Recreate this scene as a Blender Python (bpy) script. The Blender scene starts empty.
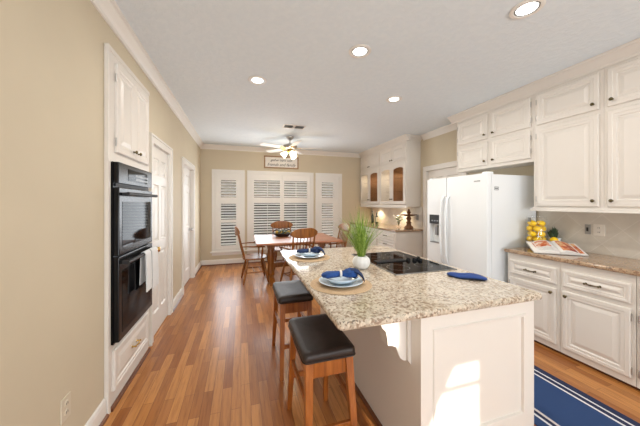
import bpy, bmesh, math, random
from mathutils import Vector, Matrix, Euler
random.seed(7)
S = bpy.context.scene
COL = S.collection
PI = math.pi

# ------------------------------------------------------------------ camera
F_PX, YAW, HCAM = 256.0, math.atan(79 / 256), 1.42
cam_d = bpy.data.cameras.new('camera'); cam = bpy.data.objects.new('camera', cam_d); COL.objects.link(cam)
cam_d.sensor_width = 36; cam_d.lens = F_PX / 640 * 36; cam_d.shift_y = -10 / 640; cam_d.clip_start = .02
cam.location = (0, 0, HCAM); cam.rotation_euler = (PI / 2, 0, -YAW)
S.camera = cam
S.view_settings.view_transform = 'Standard'; S.view_settings.look = 'None'
S.view_settings.gamma = 1; S.view_settings.use_curve_mapping = False
S.view_settings.exposure = 0.25
S.cycles.transparent_max_bounces = 24

# ------------------------------------------------------------------ world, sun, daylight
w = bpy.data.worlds.new('world'); S.world = w; w.use_nodes = True
bg = w.node_tree.nodes['Background']; bg.inputs[0].default_value = (.80, .90, 1, 1); bg.inputs[1].default_value = 1.1
SUN_DIR = Vector((-.10, 1, -.404))
sd = bpy.data.lights.new('sun', 'SUN'); sd.energy = 6.5; sd.angle = math.radians(.5); sd.color = (1, .95, .86)
so = bpy.data.objects.new('sun', sd); COL.objects.link(so); so.rotation_euler = SUN_DIR.to_track_quat('-Z', 'Y').to_euler()
so.location = (1, -6, 6)

def area(name, loc, rot, sx, sy, e, col=(1, 1, 1)):
    d = bpy.data.lights.new(name, 'AREA'); d.shape = 'RECTANGLE'; d.size = sx; d.size_y = sy; d.energy = e; d.color = col
    o = bpy.data.objects.new(name, d); COL.objects.link(o); o.location = loc; o.rotation_euler = rot; return o
# added fill lamps inside the near openings; daylight lamps inside the far windows
area('fill_patio_doors', (-.05, -2.74, 1.1), (PI / 2 + .5, 0, 0), 1.5, 2.0, 100, (.86, .93, 1))
area('fill_wide_window', (2.55, -2.74, 1.45), (PI / 2 + .5, 0, 0), 1.4, 1.4, 80, (.86, .93, 1))
area('daylight_far_window', (.95, 6.15, 1.25), (-PI / 2, 0, 0), 1.3, 1.5, 24, (.88, .94, 1))
area('daylight_far_window', (-.28, 6.15, 1.25), (-PI / 2, 0, 0), .5, 1.5, 9, (.88, .94, 1))

# ------------------------------------------------------------------ materials
def lin(c):
    c = c / 255
    return c / 12.92 if c <= .04045 else ((c + .055) / 1.055) ** 2.4
def rgb(r, g, b): return (lin(r), lin(g), lin(b), 1)

def newmat(name):
    m = bpy.data.materials.new(name); m.use_nodes = True
    n = m.node_tree; b = n.nodes['Principled BSDF']
    return m, n, b
def N(n, t, **kw):
    x = n.nodes.new(t)
    for k, v in kw.items(): setattr(x, k, v)
    return x
def coords(n, scale=(1, 1, 1), rot=(0, 0, 0), loc=(0, 0, 0)):
    tc = N(n, 'ShaderNodeTexCoord'); mp = N(n, 'ShaderNodeMapping')
    n.links.new(tc.outputs['Object'], mp.inputs[0])
    mp.inputs['Scale'].default_value = scale; mp.inputs['Rotation'].default_value = rot; mp.inputs['Location'].default_value = loc
    return mp.outputs[0]
def ramp(n, fac, stops, interp='LINEAR'):
    r = N(n, 'ShaderNodeValToRGB'); r.color_ramp.interpolation = interp
    e = r.color_ramp.elements
    while len(e) < len(stops): e.new(.5)
    for i, (p, c) in enumerate(stops): e[i].position = p; e[i].color = c
    n.links.new(fac, r.inputs[0]); return r.outputs[0]
def mixc(n, fac, a, b, mode='MIX'):
    m = N(n, 'ShaderNodeMix', data_type='RGBA', blend_type=mode)
    for sock, v in ((m.inputs[0], fac), (m.inputs[6], a), (m.inputs[7], b)):
        if hasattr(v, 'is_output'): n.links.new(v, sock)
        else: sock.default_value = v
    return m.outputs[2]
def noise(n, vec, scale, detail=2, rough=.5):
    t = N(n, 'ShaderNodeTexNoise'); t.inputs['Scale'].default_value = scale; t.inputs['Detail'].default_value = detail
    t.inputs['Roughness'].default_value = rough; n.links.new(vec, t.inputs['Vector']); return t.outputs['Fac']
def bump(n, b, h, strength, dist=.01):
    x = N(n, 'ShaderNodeBump'); x.inputs['Strength'].default_value = strength; x.inputs['Distance'].default_value = dist
    n.links.new(h, x.inputs['Height']); n.links.new(x.outputs[0], b.inputs['Normal'])

def plain(name, c, rough=.5, metal=0, var=.04, scale=8, bmp=0, bscale=200, coat=0, spec=None):
    m, n, b = newmat(name); v = coords(n)
    f = noise(n, v, scale, 3)
    lo = tuple(x * (1 - var) for x in c[:3]) + (1,); hi = tuple(min(1, x * (1 + var)) for x in c[:3]) + (1,)
    n.links.new(ramp(n, f, [(.3, lo), (.7, hi)]), b.inputs['Base Color'])
    b.inputs['Roughness'].default_value = rough; b.inputs['Metallic'].default_value = metal
    b.inputs['Coat Weight'].default_value = coat
    if spec is not None: b.inputs['Specular IOR Level'].default_value = spec
    if bmp: bump(n, b, noise(n, v, bscale, 3), bmp, .002)
    return m
def wood(name, dark, mid, light, rough=.35, along='Z', sc=1, coat=.2):
    m, n, b = newmat(name)
    s = {'X': (1.2, 14, 14), 'Y': (14, 1.2, 14), 'Z': (14, 14, 1.2)}[along]
    v = coords(n, tuple(q * sc for q in s))
    f = noise(n, v, 2.2, 5, .6)
    n.links.new(ramp(n, f, [(.28, dark), (.5, mid), (.75, light)]), b.inputs['Base Color'])
    b.inputs['Roughness'].default_value = rough; b.inputs['Coat Weight'].default_value = coat
    b.inputs['Coat Roughness'].default_value = .2
    bump(n, b, f, .15, .002)
    return m
def emit(name, c, s):
    m, n, b = newmat(name)
    b.inputs['Base Color'].default_value = (.9, .9, .9, 1)
    b.inputs['Emission Color'].default_value = c; b.inputs['Emission Strength'].default_value = s
    return m
def thin_glass(name, tint=(1, 1, 1, 1), refl=.06, rough=.02):
    m, n, b = newmat(name)
    tr = N(n, 'ShaderNodeBsdfTransparent'); tr.inputs[0].default_value = tint
    gl = N(n, 'ShaderNodeBsdfGlossy'); gl.inputs['Roughness'].default_value = rough
    lw = N(n, 'ShaderNodeLayerWeight'); lw.inputs[0].default_value = .5
    fr = ramp(n, lw.outputs['Facing'], [(p, (q * refl / .06,) * 3 + (1,)) for p, q in ((0, .03), (.6, .05), (.85, .16), (1, .6))])
    mx = N(n, 'ShaderNodeMixShader'); n.links.new(fr, mx.inputs[0]); n.links.new(tr.outputs[0], mx.inputs[1]); n.links.new(gl.outputs[0], mx.inputs[2])
    n.links.new(mx.outputs[0], n.nodes['Material Output'].inputs[0]); return m

M = {}
M['wall'] = plain('beige_wall_paint', rgb(207, 194, 169), .7, var=.025, scale=2.5, bmp=.12, bscale=90)
M['white'] = plain('white_cabinet_paint', rgb(224, 217, 208), .38, var=.012, scale=3)
M['trimw'] = plain('white_trim_paint', rgb(232, 228, 221), .4, var=.012, scale=3)
M['shut'] = plain('white_shutter_paint', rgb(234, 231, 226), .45, var=.012, scale=3)
M['fridge'] = plain('white_enamel', rgb(234, 237, 238), .28, var=.008, scale=4, bmp=.05, bscale=400)
M['blackg'] = plain('black_oven_glass', rgb(8, 8, 10), .05, var=.05, spec=.15)
M['blackg'].node_tree.nodes['Principled BSDF'].inputs['IOR'].default_value = 1.28
M['blackp'] = plain('black_appliance', rgb(14, 14, 15), .22, var=.05, spec=.25)
M['blackm'] = plain('black_matt', rgb(26, 26, 27), .55, var=.05)
M['dark'] = plain('dark_gap', rgb(50, 46, 43), .8)
M['brass'] = plain('aged_brass', rgb(120, 98, 62), .32, 1, var=.2, scale=60)
M['bronze'] = plain('antique_brass', rgb(98, 86, 60), .35, .9, var=.2, scale=60)
M['goldb'] = plain('polished_brass', rgb(205, 165, 90), .2, 1)
M['nickel'] = plain('brushed_nickel', rgb(190, 188, 184), .3, 1)
M['steel'] = plain('grey_metal', rgb(140, 140, 140), .35, .8)
M['oak'] = wood('honey_oak', rgb(96, 54, 14), rgb(144, 86, 26), rgb(174, 114, 48), .4, coat=.1)
M['oaktop'] = wood('table_oak', rgb(150, 92, 62), rgb(178, 116, 82), rgb(192, 130, 94), .36, 'X', coat=.2)
M['stoolw'] = wood('stool_wood', rgb(116, 60, 18), rgb(156, 86, 30), rgb(182, 112, 50), .35)
M['amberwood'] = wood('amber_stained_wood', rgb(112, 80, 50), rgb(138, 102, 66), rgb(156, 120, 84), .4)
M['shoe'] = wood('stained_shoe_moulding', rgb(78, 40, 22), rgb(110, 62, 34), rgb(128, 76, 42), .4, 'Y')
M['framew'] = wood('sign_frame_wood', rgb(120, 88, 58), rgb(158, 122, 86), rgb(180, 145, 108), .6, 'X')
M['leather'] = plain('dark_brown_leather', rgb(46, 36, 31), .42, spec=.35, var=.15, scale=25, bmp=.25, bscale=350)
M['porcelain'] = plain('pale_blue_porcelain', rgb(214, 228, 238), .15, var=.02, coat=.4)
M['vase'] = plain('white_ceramic', rgb(240, 240, 238), .35, var=.01)
M['navy'] = plain('navy_linen', rgb(22, 66, 130), .85, var=.25, scale=40, bmp=.4, bscale=600)
M['navyd'] = plain('dark_navy_linen', rgb(22, 44, 84), .85, var=.25, scale=40, bmp=.4, bscale=600)
M['pot'] = plain('blue_quilted_cotton', rgb(30, 62, 128), .85, var=.15, scale=60, bmp=.5, bscale=300)
M['ring'] = plain('white_napkin_ring', rgb(225, 218, 208), .4)
M['lemon'] = plain('lemon_peel', rgb(248, 205, 12), .42, var=.06, scale=20, bmp=.3, bscale=300)
M['leaf'] = plain('dark_green_leaf', rgb(66, 84, 62), .5, var=.3, scale=40)
M['leafy'] = plain('olive_leaf', rgb(120, 135, 95), .5, var=.3, scale=40)
M['petal'] = plain('white_petal', rgb(240, 238, 225), .6)
M['paper'] = plain('glossy_paper', rgb(236, 232, 228), .25, var=.02)
M['towel'] = plain('white_terry_towel', rgb(225, 225, 224), .9, bmp=.5, bscale=500)
M['plate'] = plain('beige_outlet_plastic', rgb(214, 203, 182), .4)
M['outw'] = plain('ivory_outlet_plastic', rgb(222, 214, 202), .4)
M['outg'] = plain('grey_outlet_plastic', rgb(150, 146, 140), .4)
M['board'] = plain('whitewashed_board', rgb(232, 226, 218), .7)
M['ink'] = plain('grey_paint_lettering', rgb(120, 115, 112), .7)
M['rust'] = plain('rust_brown_resin', rgb(112, 72, 42), .6, var=.25, scale=30)
M['bottle'] = plain('dark_bottle_glass', rgb(30, 34, 24), .1, coat=.5)
M['wax'] = plain('cream_wax', rgb(238, 220, 180), .5)
M['basket'] = plain('dark_wicker', rgb(54, 34, 24), .7, var=.3, scale=80)
M['bulb'] = emit('frosted_lit_shade', (1, .86, .62, 1), 3.2)
M['lens'] = emit('lit_lamp_lens', (1, .95, .87, 1), 5)
M['puck'] = emit('lit_puck_lens', (1, .85, .62, 1), 8)
M['glass'] = thin_glass('clear_glass')
M['winglass'] = thin_glass('window_glass', (1, 1, 1, 1), .004, .2)
M['amber'] = thin_glass('amber_tinted_glass', (.74, .58, .44, 1))
M['brickish'] = plain('grey_brown_masonry', rgb(96, 90, 82), .9, var=.35, scale=6)
M['grass'] = plain('lawn', rgb(110, 120, 80), .9, var=.3, scale=3)
M['fence'] = wood('weathered_fence', rgb(72, 62, 54), rgb(92, 80, 70), rgb(112, 100, 88), .8, 'Z', coat=0)

def m_ceiling():
    m, n, b = newmat('knockdown_ceiling'); v = coords(n)
    f = noise(n, v, 22, 4, .55)
    n.links.new(ramp(n, f, [(.35, rgb(223, 231, 236)), (.65, rgb(227, 234, 238))]), b.inputs['Base Color'])
    b.inputs['Roughness'].default_value = .85
    bump(n, b, ramp(n, f, [(.47, (0, 0, 0, 1)), (.56, (1, 1, 1, 1))]), .35, .004); return m
def m_floor():
    m, n, b = newmat('oak_strip_floor'); v = coords(n, rot=(0, 0, PI / 2))
    br = N(n, 'ShaderNodeTexBrick'); n.links.new(v, br.inputs['Vector'])
    br.offset = .37; br.offset_frequency = 2
    br.inputs['Color1'].default_value = rgb(154, 92, 40); br.inputs['Color2'].default_value = rgb(200, 138, 76)
    br.inputs['Mortar'].default_value = rgb(96, 54, 28); br.inputs['Scale'].default_value = 1
    br.inputs['Mortar Size'].default_value = .0011; br.inputs['Mortar Smooth'].default_value = .3; br.inputs['Bias'].default_value = -.1
    br.inputs['Brick Width'].default_value = .62; br.inputs['Row Height'].default_value = .066
    g = noise(n, coords(n, (26, 1.6, 26)), 2, 6, .65)
    grain = ramp(n, g, [(.3, (.58, .48, .40, 1)), (.55, (1, 1, 1, 1)), (.8, (1.1, 1.06, 1, 1))])
    c = mixc(n, .8, br.outputs['Color'], grain, 'MULTIPLY')
    n.links.new(c, b.inputs['Base Color'])
    b.inputs['Roughness'].default_value = .33; b.inputs['Coat Weight'].default_value = .12; b.inputs['Coat Roughness'].default_value = .12
    bump(n, b, br.outputs['Fac'], -.15, .002); return m
def m_granite(name, base, mid, brown, dark, sc=1.0):
    m, n, b = newmat(name); v = coords(n)
    big = noise(n, v, 14 * sc, 5, .65)
    c = ramp(n, big, [(.3, mid), (.5, base), (.7, tuple(min(1, q * 1.08) for q in base[:3]) + (1,))])
    vo = N(n, 'ShaderNodeTexVoronoi'); vo.inputs['Scale'].default_value = 95 * sc; n.links.new(v, vo.inputs['Vector'])
    sep = N(n, 'ShaderNodeSeparateColor'); n.links.new(vo.outputs['Color'], sep.inputs[0])
    c = mixc(n, ramp(n, sep.outputs[0], [(.0, (0, 0, 0, 1)), (.68, (.0, .0, .0, 1)), (.74, (.75, .75, .75, 1))]), c, brown)
    c = mixc(n, ramp(n, sep.outputs[1], [(.72, (0, 0, 0, 1)), (.80, (.8, .8, .8, 1))]), c, tuple(min(1, q * 1.25) for q in base[:3]) + (1,))
    fine = noise(n, v, 75 * sc, 3, .7)
    c = mixc(n, ramp(n, fine, [(.57, (0, 0, 0, 1)), (.66, (.85, .85, .85, 1))]), c, dark)
    n.links.new(c, b.inputs['Base Color']); b.inputs['Roughness'].default_value = .10; b.inputs['Coat Weight'].default_value = .2
    return m
def m_tile():
    m, n, b = newmat('diagonal_stone_tile'); v = coords(n, rot=(0, 0, 0))
    # the wall lies in the y-z plane: turn y,z by 45 degrees
    sep = N(n, 'ShaderNodeSeparateXYZ'); n.links.new(v, sep.inputs[0])
    def mth(op, a, c):
        x = N(n, 'ShaderNodeMath', operation=op)
        for s, q in ((x.inputs[0], a), (x.inputs[1], c)):
            if hasattr(q, 'is_output'): n.links.new(q, s)
            else: s.default_value = q
        return x.outputs[0]
    cx = N(n, 'ShaderNodeCombineXYZ')
    n.links.new(mth('ADD', sep.outputs[1], sep.outputs[2]), cx.inputs[0]); n.links.new(mth('SUBTRACT', sep.outputs[1], sep.outputs[2]), cx.inputs[1])
    br = N(n, 'ShaderNodeTexBrick'); br.offset = 0; n.links.new(cx.outputs[0], br.inputs['Vector'])
    br.inputs['Color1'].default_value = rgb(202, 193, 180); br.inputs['Color2'].default_value = rgb(210, 202, 190)
    br.inputs['Mortar'].default_value = rgb(216, 209, 198); br.inputs['Scale'].default_value = 1; br.inputs['Mortar Size'].default_value = .004
    br.inputs['Brick Width'].default_value = .29; br.inputs['Row Height'].default_value = .29
    f = noise(n, v, 9, 5, .6)
    c = mixc(n, .5, br.outputs['Color'], ramp(n, f, [(.3, (.86, .84, .80, 1)), (.7, (1.05, 1.04, 1.02, 1))]), 'MULTIPLY')
    n.links.new(c, b.inputs['Base Color']); b.inputs['Roughness'].default_value = .45
    bump(n, b, br.outputs['Fac'], -.3, .003); return m
def m_rug():
    m, n, b = newmat('blue_striped_runner'); tc = N(n, 'ShaderNodeTexCoord'); sep = N(n, 'ShaderNodeSeparateXYZ'); n.links.new(tc.outputs['Object'], sep.inputs[0])
    mr = N(n, 'ShaderNodeMapRange'); n.links.new(sep.outputs[0], mr.inputs[0]); mr.inputs[1].default_value = -.32; mr.inputs[2].default_value = .32
    nv = rgb(32, 42, 76); bl = rgb(38, 66, 112); wh = rgb(226, 226, 228); bg_ = rgb(214, 206, 202)
    f = [(0, bl), (.105, wh), (.130, nv), (.175, bg_), (.205, bl), (.80, wh), (.826, nv), (.885, wh), (.91, nv)]
    c = ramp(n, mr.outputs[0], f, 'CONSTANT')
    t = noise(n, coords(n, (60, 260, 60)), 3, 3)
    c = mixc(n, .35, c, ramp(n, t, [(.3, (.7, .7, .7, 1)), (.7, (1.1, 1.1, 1.1, 1))]), 'MULTIPLY')
    n.links.new(c, b.inputs['Base Color']); b.inputs['Roughness'].default_value = .95; bump(n, b, t, .4, .004); return m
def m_jute():
    m, n, b = newmat('woven_jute'); tc = N(n, 'ShaderNodeTexCoord')
    wv = N(n, 'ShaderNodeTexWave', wave_type='RINGS', rings_direction='Z'); wv.inputs['Scale'].default_value = 38; wv.inputs['Distortion'].default_value = 1.5
    n.links.new(tc.outputs['Object'], wv.inputs['Vector'])
    c = ramp(n, wv.outputs['Fac'], [(.1, rgb(170, 136, 102)), (.6, rgb(212, 184, 148))])
    n.links.new(c, b.inputs['Base Color']); b.inputs['Roughness'].default_value = .9; bump(n, b, wv.outputs['Fac'], .6, .004); return m
def m_blade():
    m, n, b = newmat('grass_blade'); tc = N(n, 'ShaderNodeTexCoord')
    f = noise(n, coords(n, (40, 40, 2)), 3, 2)
    c = ramp(n, f, [(.3, rgb(74, 112, 30)), (.5, rgb(126, 158, 52)), (.75, rgb(190, 200, 116))])
    n.links.new(c, b.inputs['Base Color']); b.inputs['Roughness'].default_value = .5
    return m
def m_photo(name, a, b_, c_, sc=18):
    m, n, b = newmat(name); f = noise(n, coords(n), sc, 4, .6)
    n.links.new(ramp(n, f, [(.35, a), (.5, b_), (.62, c_)]), b.inputs['Base Color']); b.inputs['Roughness'].default_value = .25; return m
M['ceil'] = m_ceiling(); M['floor'] = m_floor(); M['tile'] = m_tile(); M['rug'] = m_rug(); M['jute'] = m_jute(); M['blade'] = m_blade()
M['granite'] = m_granite('pale_speckled_granite', rgb(200, 187, 168), rgb(164, 146, 126), rgb(138, 112, 90), rgb(78, 70, 66), .95)
M['granite2'] = m_granite('brown_speckled_granite', rgb(176, 148, 120), rgb(142, 114, 90), rgb(116, 84, 60), rgb(66, 54, 46))
M['photo1'] = m_photo('printed_food_photo', rgb(232, 226, 218), rgb(214, 130, 90), rgb(176, 60, 40))
M['photo2'] = m_photo('printed_dish_photo', rgb(236, 200, 150), rgb(206, 110, 70), rgb(150, 50, 50))

# ------------------------------------------------------------------ geometry helpers
IDM = Matrix.Identity(4)
RW = lambda X: Matrix(((0, -1, 0, X), (1, 0, 0, 0), (0, 0, 1, 0), (0, 0, 0, 1)))    # local x -> Y, local y (outward) -> -X
LW = lambda X: Matrix(((0, 1, 0, X), (1, 0, 0, 0), (0, 0, 1, 0), (0, 0, 0, 1)))     # local x -> Y, outward -> +X
NW = lambda Y: Matrix(((1, 0, 0, 0), (0, -1, 0, Y), (0, 0, 1, 0), (0, 0, 0, 1)))    # local x -> X, outward -> -Y

class MB:
    def __init__(s, mtx=IDM): s.bm = bmesh.new(); s.m = mtx
    def v(s, p): return s.bm.verts.new(s.m @ Vector(p))
    def face(s, vs):
        try: return s.bm.faces.new(vs)
        except ValueError: return None
    def box(s, x0, x1, y0, y1, z0, z1, bev=0):
        vs = [s.v((x, y, z)) for z in (z0, z1) for y in (y0, y1) for x in (x0, x1)]
        fs = [s.face([vs[i] for i in q]) for q in ((0, 1, 3, 2), (4, 6, 7, 5), (0, 4, 5, 1), (2, 3, 7, 6), (0, 2, 6, 4), (1, 5, 7, 3))]
        if bev:
            es = list({e for f in fs for e in f.edges})
            bmesh.ops.bevel(s.bm, geom=es, offset=bev, segments=2, affect='EDGES', profile=.7)
        return s
    def rings(s, loops, cap0=True, cap1=True, close=False):
        L = [[s.v(p) for p in l] for l in loops]
        n = len(L[0])
        pairs = list(zip(L, L[1:])) + ([(L[-1], L[0])] if close else [])
        for a, b in pairs:
            for i in range(n): s.face((a[i], a[(i + 1) % n], b[(i + 1) % n], b[i]))
        if not close:
            if cap0: s.face(L[0][::-1])
            if cap1: s.face(L[-1])
        return s
    def prism(s, pts, axis, a, b):
        def P(p, t): return {'x': (t, p[0], p[1]), 'y': (p[0], t, p[1]), 'z': (p[0], p[1], t)}[axis]
        return s.rings([[P(p, a) for p in pts], [P(p, b) for p in pts]])
    def cyl(s, p0, p1, r0, r1=None, n=12, cap=True):
        return s.tube([p0, p1], [r0, r0 if r1 is None else r1], n)
    def tube(s, pts, rs, n=10, flat=1.0):
        pts = [Vector(p) for p in pts]
        if not hasattr(rs, '__len__'): rs = [rs] * len(pts)
        t0 = (pts[1] - pts[0]).normalized()
        up = Vector((0, 0, 1)) if abs(t0.z) < .9 else Vector((1, 0, 0))
        u = t0.cross(up).normalized(); loops = []
        for i, p in enumerate(pts):
            t = (pts[min(i + 1, len(pts) - 1)] - pts[max(i - 1, 0)]).normalized()
            u = (u - t * u.dot(t)).normalized(); w_ = t.cross(u)
            loops.append([p + (u * math.cos(a) + w_ * math.sin(a) * flat) * rs[i] for a in [2 * PI * k / n for k in range(n)]])
        return s.rings(loops)
    def lathe(s, prof, c=(0, 0, 0), n=24, axis='z', sq=(1, 1)):
        c = Vector(c); loops = []
        for r, h in prof:
            l = []
            for k in range(n):
                a = 2 * PI * k / n; x, y = r * math.cos(a) * sq[0], r * math.sin(a) * sq[1]
                l.append(c + Vector({'z': (x, y, h), 'x': (h, x, y), 'y': (x, h, y)}[axis]))
            loops.append(l)
        return s.rings(loops)
    def ball(s, c, rx, ry=None, rz=None, n=14):
        ry = rx if ry is None else ry; rz = rx if rz is None else rz; m = max(5, n // 2)
        loops = [[(c[0] + rx * math.sin(t) * math.cos(2 * PI * k / n), c[1] + ry * math.sin(t) * math.sin(2 * PI * k / n), c[2] - rz * math.cos(t)) for k in range(n)]
                 for t in [max(.02, min(PI - .02, PI * i / m)) for i in range(m + 1)]]
        return s.rings(loops)
    def panel(s, x0, x1, z0, z1, y, t=.02, stile=.055, lip=.006, raise_=True):
        """one raised-panel front, seen from +y (outward), its back at y"""
        R = [(0, 0), (0, t - lip), (lip, t), (stile * .55, t), (stile * .55 + .004, t - .004), (stile, t - .004), (stile + .007, t - .011), (stile + .016, t - .011)]
        if raise_: R += [(stile + .045, t - .002)]
        mx = min(x1 - x0, z1 - z0) / 2 - .004
        return s.rings([[(x0 + min(i, mx), y + h, z0 + min(i, mx)), (x1 - min(i, mx), y + h, z0 + min(i, mx)), (x1 - min(i, mx), y + h, z1 - min(i, mx)), (x0 + min(i, mx), y + h, z1 - min(i, mx))] for i, h in R])
    def frame(s, x0, x1, z0, z1, y0, y1, wd, wt=None, wb=None):
        """a rectangular picture-frame solid"""
        wt = wd if wt is None else wt; wb = wd if wb is None else wb
        o = [(x0, z0), (x1, z0), (x1, z1), (x0, z1)]; i = [(x0 + wd, z0 + wb), (x1 - wd, z0 + wb), (x1 - wd, z1 - wt), (x0 + wd, z1 - wt)]
        L = lambda q, y: [(a, y, b) for a, b in q]
        return s.rings([L(o, y0), L(o, y1), L(i, y1), L(i, y0)], close=True)
    def build(s, name, mat, parent=None, smooth=False, bev=0, keep=False):
        bm = s.bm
        bmesh.ops.remove_doubles(bm, verts=bm.verts, dist=1e-5)
        bmesh.ops.recalc_face_normals(bm, faces=bm.faces)
        me = bpy.data.meshes.new(name); o = bpy.data.objects.new(name, me); COL.objects.link(o)
        if parent is not None:
            off = Vector((0, 0, 0)); q = parent
            while q: off += q.location; q = q.parent
            o.parent = parent
        elif keep: off = Vector((0, 0, 0))
        else:
            xs = [v.co for v in bm.verts]
            off = Vector(((min(p.x for p in xs) + max(p.x for p in xs)) / 2, (min(p.y for p in xs) + max(p.y for p in xs)) / 2, min(p.z for p in xs)))
            o.location = off
        bmesh.ops.translate(bm, verts=bm.verts, vec=-off)
        if smooth:
            for f in bm.faces: f.smooth = True
        bm.to_mesh(me); bm.free()
        if smooth: me.set_sharp_from_angle(angle=math.radians(45 if smooth is True else smooth))
        for x in (mat if isinstance(mat, (list, tuple)) else [mat]): me.materials.append(x)
        if bev:
            b = o.modifiers.new('bevel', 'BEVEL'); b.width = bev; b.segments = 2; b.limit_method = 'ANGLE'; b.angle_limit = math.radians(40)
        return o

def tag(o, label=None, cat=None, group=None, kind=None):
    if label: o['label'] = label
    if cat: o['category'] = cat
    if group: o['group'] = group
    if kind: o['kind'] = kind
    return o
def thing(name, loc, label=None, cat=None, group=None, kind=None):
    o = bpy.data.objects.new(name, None); COL.objects.link(o); o.location = loc; o.empty_display_size = .1
    return tag(o, label, cat, group, kind)
def struct(o, label=None, cat=None): return tag(o, label, cat, None, 'structure')
def dup(o, loc, rz=0, label=None, group=None):
    def cp(s, par):
        c = s.copy(); COL.objects.link(c)
        if par: c.parent = par
        for ch in list(kids[s.name]): cp(ch, c)
        return c
    kids = {}
    for x in [o] + list(o.children_recursive): kids[x.name] = list(x.children)
    c = cp(o, None); c.location = loc; c.rotation_euler = (0, 0, rz)
    if label: c['label'] = label
    if group: c['group'] = group
    return c

# ------------------------------------------------------------------ room dimensions
XL, XR, YF, YN, ZC = -.87, 3.42, 6.30, -2.80, 2.74
def wall_cells(mb, u0, u1, z0, z1, holes, put):
    us = sorted({u0, u1} | {h[0] for h in holes} | {h[1] for h in holes}); zs = sorted({z0, z1} | {h[2] for h in holes} | {h[3] for h in holes})
    for a, b in zip(us, us[1:]):
        start = None
        for c, d in zip(zs, zs[1:]):
            hole = any(h[0] <= (a + b) / 2 <= h[1] and h[2] <= (c + d) / 2 <= h[3] for h in holes)
            if not hole and start is None: start = c
            if hole and start is not None: put(a, b, start, c); start = None
        if start is not None: put(a, b, start, zs[-1])

mb = MB().box(XL - .9, XR + .2, YN - .2, YF + .2, -.1, 0); struct(mb.build('floor', M['floor'], keep=True))
mb = MB().box(XL - .9, XR + .2, YN - .2, YF + .2, ZC, ZC + .1); struct(mb.build('ceiling', M['ceil'], keep=True))
OVY0, OVY1 = 2.05, 2.845
D1 = (3.0, 3.66); D2 = (4.46, 5.34); D3 = (3.26, 4.10)
mb = MB(); wall_cells(mb, YN, YF, 0, ZC, [(OVY0, OVY1, 0, 2.47), (D1[0], D1[1], 0, 2.04), (D2[0], D2[1], 0, 2.05)], lambda a, b, c, d: mb.box(XL - .12, XL, a, b, c, d))
struct(mb.build('wall_left', M['wall'], keep=True))
mb = MB(); wall_cells(mb, YN, YF, 0, ZC, [(D3[0], D3[1], 0, 2.04)], lambda a, b, c, d: mb.box(XR, XR + .12, a, b, c, d))
struct(mb.build('wall_right', M['wall'], keep=True))
WIN = [(-.545, -.005, .34, 2.10), (.23, 1.675, .34, 2.10), (1.905, 2.455, .34, 2.10)]
mb = MB(); wall_cells(mb, XL - .12, XR + .12, 0, ZC, WIN, lambda a, b, c, d: mb.box(a, b, YF, YF + .12, c, d))
struct(mb.build('wall_far', M['wall'], keep=True))
# the wall behind the camera: patio doors, a window that throws the sun patch, an added small high pane to light the corbel, a wide window
NH = [(-.8, .7, .02, 2.1), (1.19, 1.625, .9, 2.172), (1.055, 1.185, 2.25, 2.44), (1.85, 3.25, .75, 2.15)]
mb = MB(); wall_cells(mb, XL - .12, XR + .12, 0, ZC, NH, lambda a, b, c, d: mb.box(a, b, YN - .12, YN, c, d))
struct(mb.build('wall_near', M['wall'], keep=True))
mb = MB(NW(YN + .1)); mb.m = IDM
mb.box(1.19, 1.625, YN - .06, YN - .03, 2.022, 2.048)
mb.m = Matrix(); mb.frame(1.14, 1.675,    .85, 2.217, YN, YN + .02, .05, .045)
t = thing('window_4', (1.385, YN, .84)); struct(t); mb.build('window_frame', M['trimw'], t)
# added drape-shaped mask, its diagonal edge cutting the slanted side of the sun patch
mb = MB()
pr = [(1.08, 2.24), (1.40, 2.24), (1.495, 2.18), (1.295, 1.862), (1.21, 1.72), (1.17, 1.35), (1.19, .2), (1.0, .2), (1.02, 1.35)]
mb.prism(pr, 'y', YN + .03, YN + .06)
tag(mb.build('sun_mask', M['towel']), 'added white drape shaping the sun patch, behind the camera', 'sun_mask')
for x0, x1, z0, z1, lab in ((-.8, .7, .02, 2.1, 'added white shade blocking sun at the patio doors behind the camera'), (1.85, 3.25, .75, 2.15, 'added white shade blocking sun at the wide window behind the camera')):
    t = thing('sun_block_shade', ((x0 + x1) / 2, YN - .04, z0), lab, 'shade')  # added to keep direct sun from coming through this opening
    MB().box(x0 + .004, x1 - .004, YN - .05, YN - .046, z0 + .03, z1 - .05).build('fabric', M['towel'], t); MB().cyl((x0 + .004, YN - .05, z1 - .03), (x1 - .004, YN - .05, z1 - .03), .022).build('roller', M['trimw'], t, True)
    MB().box(x0 + .004, x1 - .004, YN - .056, YN - .040, z0 + .004, z0 + .03).build('bottom_bar', M['trimw'], t)
# outdoors beyond the far windows
mb = MB().box(-9, 12, YF + .2, 30, -.3, -.2); struct(mb.build('ground_outside', M['grass'], keep=True))
mb = MB()
for i in range(60): mb.box(-5 + i * .2, -5 + i * .2 + .19, 10.0, 10.03, -.2, 1.75)
struct(mb.build('garden_fence', M['fence'], keep=True))
struct(MB().box(-9, 12, 13, 13.2, -.2, 5.5).build('backdrop_wall', M['brickish'], keep=True))  # added backdrop hiding bright sky behind the upper louvers

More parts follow.
